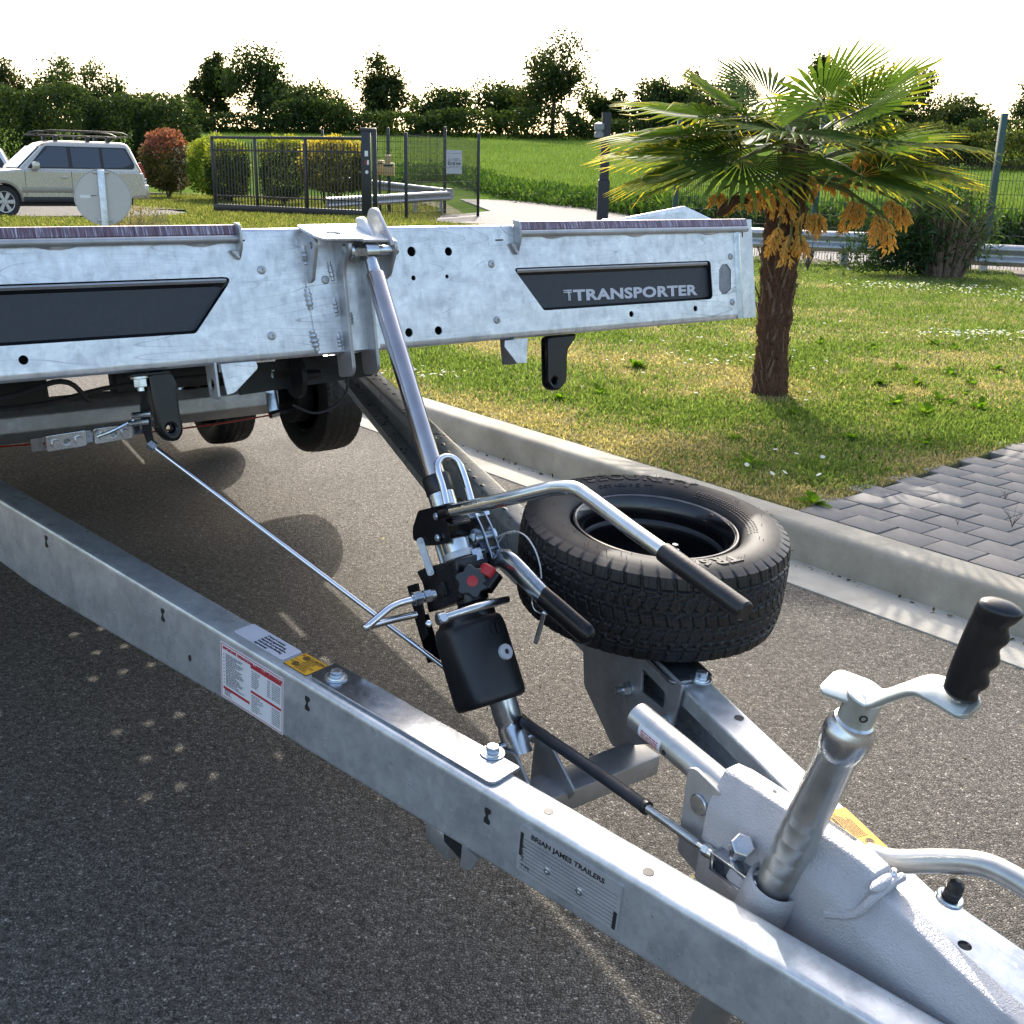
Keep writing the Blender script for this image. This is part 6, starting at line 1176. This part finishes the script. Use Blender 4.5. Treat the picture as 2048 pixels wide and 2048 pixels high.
MB().plate(rect(-.26, -.37, .26, .37, .02), .006, at(-2.15, 37.86, 1.66) @ FACE).build('sign_panel', M['sign_white'], sg_, WORLD)
SG = at(-2.15, 37.855, 1.66) @ FACE
m = MB().text('Entree', .155, at(0, -.09, .001), .0008, 1.05, .003, 'CENTER').plate([(-.15, -.135), (.15, -.135), (.15, -.125), (-.09, -.125), (-.09, -.112), (-.15, -.130)], .001, at(0, 0, .001)).box((.03, .045, 0), (.05, .06, .001))
m.text('\u00b4', .15, at(.06, -.075, .001), .0008, 1, .003, 'CENTER'); m.build('sign_lettering', M['ink'], sg_, SG, ang=0)
m = MB().text('client', .10, at(.04, .07, .001), .0006, 1.05, .001, 'CENTER').plate(circ(-.145, .11, .055, 20), .001, at(0, 0, .001), [circ(-.14, .115, .045, 20)]); m.build('sign_emblem', M['ink_grey'], sg_, SG, ang=0)
b1_ = thing('letter_box', 'beige post box nearest the gate, left of the other box', 'letter box', at(-4.5, 37, 1.2)); MB().box((-4.62, 36.9, 1.20), (-4.36, 37.2, 1.66), bev=.02).build('box_body', M['mailbox'], b1_, WORLD); MB().box((-4.59, 36.893, 1.54), (-4.39, 36.9, 1.58)).build('slot', M['ink'], b1_, WORLD)
b2_ = thing('letter_box', 'beige post box with a dark slot band, right of the other box', 'letter box', at(-4.15, 36.5, 1.2)); MB().box((-4.32, 36.4, 1.19), (-3.98, 36.75, 1.58), bev=.02).box((-4.27, 36.5, 1.58), (-4.08, 36.6, 1.82), bev=.01).build('box_body', M['mailbox'], b2_, WORLD); MB().box((-4.29, 36.392, 1.47), (-4.01, 36.40, 1.53)).build('slot', M['ink'], b2_, WORLD); MB().box((-4.19, 36.55, 0), (-4.11, 36.63, 1.2)).build('box_stand', M['gate_paint'], b2_, WORLD); MB().box((-4.53, 37.0, 0), (-4.46, 37.07, 1.2)).build('box_stand', M['gate_paint'], b1_, WORLD)
def wbeam(name, pts, z, label, posts, ph, mat='galv_dull', grp=None):
    t = thing(name, label, 'crash barrier', at(*pts[0][:2], z), grp); pr_ = [(0, .155), (-.02, .15), (-.07, .115), (-.08, .085), (-.07, .06), (-.01, .03), (0, 0), (-.01, -.03), (-.07, -.06), (-.08, -.085), (-.07, -.115), (-.02, -.15), (0, -.155)]; pr_ = pr_+[(a+.008, b) for a, b in reversed(pr_)]
    P = smooth([(x, y, 0) for x, y in pts], 8) if len(pts) > 2 else [Vector((*p, 0)) for p in pts]; rings = []
    for i, p in enumerate(P):
        d = (P[min(i+1, len(P)-1)]-P[max(i-1, 0)]).normalized(); nrm = Vector((d.y, -d.x, 0)); rings.append([tuple(p+nrm*-a+Vector((0, 0, z+b))) for a, b in pr_])
    MB().loft(rings).build('rail_beam', M[mat], t, WORLD, ang=50)
    for x, y in posts: MB().box((x-.05, y+.0, -.1), (x+.05, y+.10, ph)).build('barrier_post', M['galv_dull'], t, WORLD)
    return t
wt = thing('crash_barrier', 'steel crash barrier end folded back on itself behind the mesh fence', 'crash barrier', at(-2.4, 37.9, 0)); wp = [(0, .155), (-.06, .12), (-.08, .085), (-.06, .05), (0, 0), (-.06, -.05), (-.08, -.085), (-.06, -.12), (0, -.155), (.01, -.155), (.01, .155)]
for p0_, p1_ in ((Vector((-6.2, 38.9, .98)), Vector((-2.4, 38.0, .66))), (Vector((-5.6, 33.2, .42)), Vector((-2.3, 37.7, .60)))):
    d_ = (p1_-p0_).normalized(); n_ = Vector((d_.y, -d_.x, 0)).normalized(); MB().loft([[tuple(p0_.lerp(p1_, k)-n_*a+Vector((0, 0, b))) for a, b in wp] for k in (0, .33, .66, 1)]).build('rail_beam', M['galv_dull'], wt, WORLD, ang=50)
MB().cyl((-2.33, 37.85, .47), (-2.33, 37.85, .82), .17, 20).build('barrier_end', M['galv_dull'], wt, WORLD)
for x, y in ((-3.3, 36.3), (-2.55, 37.35), (-4.8, 34.2)): MB().box((x-.05, y+.02, -.1), (x+.05, y+.12, .6)).build('barrier_post', M['galv_dull'], wt, WORLD)
wbeam('crash_barrier', [(1.5, 20.2), (3.6, 18.15), (4.6, 17.55), (5.6, 17.25)], .50, 'steel crash barrier behind the palm trunk, left of the dying bush', [(5.05, 17.42), (2.6, 19.2)], .42, grp='crash barriers before the drive')
wbeam('crash_barrier', [(6.1, 17.0), (7.0, 16.65), (9.6, 15.6), (13, 14.6)], .40, 'weathered steel crash barrier right of the dying bush', [(6.93, 16.72), (7.55, 16.45), (9.4, 15.75)], .40, grp='crash barriers before the drive')
bp = thing('entry_post', 'black square post with a small white lamp on top, left of the palm fronds', 'post', at(2.5, 34, 0)); MB().loft([[(2.5-s, 34-s, z), (2.5+s, 34-s, z), (2.5+s, 34+s, z), (2.5-s, 34+s, z)] for s, z in ((.165, -.1), (.165, 1.2), (.13, 1.25), (.13, 3.1))]).build('post', M['gate_paint'], bp, WORLD, ang=20)
MB().lathe([(.09, 2.40), (.14, 2.42), (.14, 2.54), (.10, 2.56), (.10, 2.60), (.15, 2.62), (.15, 2.78), (.06, 2.82)], 18, at(2.29, 33.86, 0)).box((2.22, 33.84, 2.5), (2.42, 33.92, 2.55)).build('lamp', M['lens'], bp, WORLD)
fr = thing('green_mesh_fence', 'dark green mesh fence along the drive at the right', 'fence', at(7.14, 17.3, 0))
for x, y in ((2.9, 21.2), (4.9, 18.9), (7.14, 17.3), (9.5, 16.35), (12.2, 15.4)): MB().box((x-.045, y-.045, -.1), (x+.045, y+.045, 2.4), bev=.006).build('fence_post', M['green_paint'], fr, WORLD)
for a, b in (((2.9, 21.2, 0), (4.9, 18.9, 0)), ((4.9, 18.9, 0), (7.14, 17.3, 0)), ((7.14, 17.3, 0), (9.5, 16.35, 0)), ((9.5, 16.35, 0), (12.2, 15.4, 0))): meshpanel(a, b, .05, 1.78, fr, dx=.05)
# round traffic sign seen from behind
sp_ = thing('round_sign', 'round traffic sign seen from its grey back on a steel post', 'road sign', at(-4.92, 13.5, 0)); SF = at(-4.92, 13.5, 1.04) @ Matrix.Rotation(R(20), 4, 'Z') @ FACE
MB().lathe([(.0001, -.004), (.30, -.004), (.318, -.003), (.322, .012), (.316, .014), (.310, .002), (.0001, .002)], 56, None, cap=False).build('sign_disc', M['sign_back'], sp_, SF)
MB().box((-.04, -1.2, .006), (.04, .31, .05), bev=.008).build('sign_post', M['galv_rail'], sp_, SF); MB().box((-.09, .265, .004), (.09, .30, .022), bev=.004).box((-.09, -.28, .004), (.09, -.245, .022), bev=.004).build('clamp', M['galv_dull'], sp_, SF)
MB().plate(rect(-.25, -.01, -.14, .025, .002), .001, at(0, 0, .0028)).build('sign_sticker', M['vinyl_white'], sp_, SF)
m = MB(); fine(-.13, .0, -.06, .012, .018, m, 1); m.build('sticker_print', M['ink'], sp_, SF @ at(0, 0, .0029), ang=0)
# ------------------------------------------------------------ cars
def car(F_, paint, label, name='off_road_car', rack=True):
    c = thing(name, label, 'car', F_)
    def arch(cx, r=.43, n=14): return [(cx+r*math.cos(t), .38+r*math.sin(t)) for t in np.linspace(math.pi*1.02, -math.pi*.02, n)]
    low = [(-2.36, .50), (-1.80, .44)]+arch(-1.36)+[(-.90, .42), (.98, .42)]+arch(1.43)+[(1.88, .40), (2.28, .42), (2.40, .55), (2.41, .72), (2.36, .93), (2.20, 1.03), (1.6, 1.09), (.98, 1.14), (-2.20, 1.12), (-2.34, 1.05), (-2.36, .78), (-2.42, .74), (-2.42, .55)]
    SD = axes((1, 0, 0), (0, 0, 1), (0, -1, 0), (0, 0, 0))
    body = MB().plate(low, 1.80, SD, bev=.06)
    def gh(z, x0, x1, y): return [(x, yy, z) for x, yy in fillet([(x0, -y), (x1, -y), (x1, y), (x0, y)], .12, 4)]
    body.loft([gh(1.11, -2.30, 1.02, .86), gh(1.20, -2.26, .92, .85), gh(1.66, -2.06, .36, .735), gh(1.75, -2.00, .20, .70), gh(1.80, -1.88, .0, .62), gh(1.815, -1.5, -.35, .45)])
    b = body.build('body', M[paint], c, F_, ang=40)
    tn = (.86-.735)/.55
    for s in (1, -1):
        WS = axes((1, 0, 0), (0, -s*tn/math.hypot(1, tn), 1/math.hypot(1, tn)), (0, s*1/math.hypot(1, tn), s*tn/math.hypot(1, tn)) if s > 0 else (0, -1/math.hypot(1, tn), tn/math.hypot(1, tn)), (0, s*.8745, 1.11))
        WS = axes((1, 0, 0), Vector((0, -s*tn, 1)).normalized(), Vector((1, 0, 0)).cross(Vector((0, -s*tn, 1)).normalized()), (0, s*.873, 1.11))
        if True:
            for pl, mt in (([(.72, .08), (-.30, .08), (-.30, .555), (.28, .555), (.18, .54)], 'glass_dark'), ([(-.40, .08), (-1.16, .08), (-1.16, .555), (-.40, .555)], 'glass_dark'), ([(-1.24, .08), (-1.78, .10), (-2.02, .20), (-1.86, .54), (-1.24, .555)], 'glass_dark')): MB().plate(fillet(pl, .04), .012, at(0, 0, -.002*s)).build('side_window', M[mt], c, F_ @ WS)
            MB().plate(fillet([(.78, .05), (-2.06, .06), (-2.10, .17), (-1.90, .58), (.24, .58)], .05), .008, at(0, 0, -.001*s)).build('window_trim', M['car_trim'], c, F_ @ WS)
        for cx in (-1.36, 1.43):
            MB().plate([(cx+.50*math.cos(t), .38+.50*math.sin(t)) for t in np.linspace(math.pi*1.0, 0, 18)]+[(cx+.43*math.cos(t), .38+.43*math.sin(t)) for t in np.linspace(0, math.pi, 18)], .06, SD @ at(0, 0, -s*.90), bev=.015).build('wheel_arch', M['car_sill'], c, F_)
        MB().box((-.92, s*.86, .36), (1.0, s*.93, .50), bev=.02).build('sill', M['car_trim'], c, F_); MB().box((-.90, s*.895, .60), (.96, s*.915, .72), bev=.01).build('side_moulding', M['car_sill'], c, F_)
        for x in (-.34, -1.20, .86): MB().box((x-.005, s*.897, .5), (x+.005, s*.9025, 1.10)).build('door_gap', M['car_trim'], c, F_)
        for x in (-.14, -1.02): MB().box((x-.09, s*.90, .94), (x+.09, s*.935, .985), bev=.012).build('door_handle', M[paint], c, F_)
        MB().box((.50, s*.92, 1.13), (.68, s*1.10, 1.31), bev=.04).build('mirror', M[paint], c, F_)
        MB().plate(fillet([(-2.32, 1.05), (-2.20, .86), (-2.27, .80), (-2.38, .84), (-2.36, 1.10), (-2.26, 1.34), (-2.17, 1.32)], .02), .06, SD @ at(0, 0, -s*.845), bev=.012).build('tail_lamp', M['lamp_red'], c, F_)
        MB().box((-2.385, s*.80, .90), (-2.24, s*.885, .96), bev=.01).box((-2.385, s*.80, .82), (-2.25, s*.885, .88), bev=.01).build('lamp_lens', M['lamp_clear'], c, F_)
        MB().plate(fillet([(2.30, .95), (2.0, 1.0), (1.92, .88), (2.36, .80)], .03), .06, SD @ at(0, 0, -s*.84), bev=.012).build('headlight', M['lamp_clear'], c, F_)
    MB().add([(.985, -.74, 1.16), (.985, .74, 1.16), (.375, .62, 1.665), (.375, -.62, 1.665)], [(0, 1, 2, 3)]).loft([[(.995, -.74, 1.165), (.995, .74, 1.165), (.385, .63, 1.665), (.385, -.63, 1.665)], [(1.003, -.74, 1.175), (1.003, .74, 1.175), (.393, .63, 1.675), (.393, -.63, 1.675)]]).build('windscreen', M['glass_light'], c, F_, ang=0)
    MB().box((-2.46, -.86, .46), (-2.34, .86, .80), bev=.04).box((-2.40, -.88, .5), (-1.78, .88, .66), bev=.04).build('rear_bumper', M[paint], c, F_); MB().box((2.30, -.84, .40), (2.45, .84, .68), bev=.05).build('front_bumper', M[paint], c, F_); MB().box((-2.0, -.78, .28), (2.1, .78, .5)).build('underbody', M['car_trim'], c, F_)
    for cx in (-1.36, 1.43):
        for s in (1, -1):
            WFm = F_ @ at(cx, s*.79, .385) @ Matrix.Rotation(R(-90)*s, 4, 'X')
            wh = MB().lathe([(.24, -.11), (.36, -.125), (.385, -.09), (.385, .09), (.36, .125), (.25, .118), (.235, .10)], 44).build('wheel', M['tyre'], c, WFm)
            MB().lathe([(.252, .112), (.258, .118), (.235, .112), (.215, .06), (.02, .05)], 40, None, cap=False).build('wheel_back', M['car_trim'], wh, WFm)
            m = MB()
            for k in range(6): m.plate(fillet([(.05, -.035), (.23, -.052), (.23, .052), (.05, .035)], .01), .02, Matrix.Rotation(k*math.pi/3, 4, 'Z') @ at(0, 0, .092), bev=.004)
            m.lathe([(.226, .085), (.232, .118), (.248, .120), (.252, .112)], 40, None, cap=False).cyl((0, 0, .08), (0, 0, .112), .062, 20, ch=.008); m.build('wheel_rim', M['alloy'], wh, WFm)
    if rack:
        m = MB()
        for s in (1, -1): m.tube([(.42, s*.52, 1.93), (.15, s*.56, 2.02), (-.2, s*.57, 2.04), (-1.7, s*.57, 2.04), (-2.02, s*.55, 1.99), (-2.12, s*.5, 1.93)], .016, 8, sm=4); m.tube([(.42, s*.52, 1.93), (-2.12, s*.52, 1.93)], .014, 8, sm=0)
        for x in np.linspace(.40, -2.1, 12): m.cyl((x, -.52, 1.93), (x, .52, 1.93), .010, 8)
        m.plate(fillet([(.42, -.5), (.08, -.5), (.08, .5), (.42, .5)], .02), .012, at(0, 0, 1.945)); m.build('roof_rack', M['car_trim'], c, F_)
        for x in (-.1, -.95, -1.5): [MB().box((x-.05, y_-.06, 1.76), (x+.05, y_+.06, 1.93), bev=.015).build('rack_foot', M['car_trim'], c, F_) for y_ in (-.54, .54)]
    return c
hd_ = Vector((-math.sin(R(60+58)), math.cos(R(60+58)), 0)); hd_ = Vector((-.80, -.60, 0)).normalized(); fw0 = Vector((-12.9017,28.615,0))
cpos = fw0-hd_*1.43*.95+Vector((hd_.y, -hd_.x, 0))*.9
car(axes(hd_*.95, (-hd_.y, hd_.x, 0), (0, 0, 1.06), (cpos.x, cpos.y, .01)), 'car_paint', 'champagne beige off-road car with a black roof rack, seen from its side')
h2 = Vector((-.93, -.36, 0)).normalized(); car(axes(h2, (-h2.y, h2.x, 0), (0, 0, 1), (-18.6, 36.5, .01)), 'car_white', 'white car barely visible behind the bonnet of the beige off-road car', 'parked_car', False)
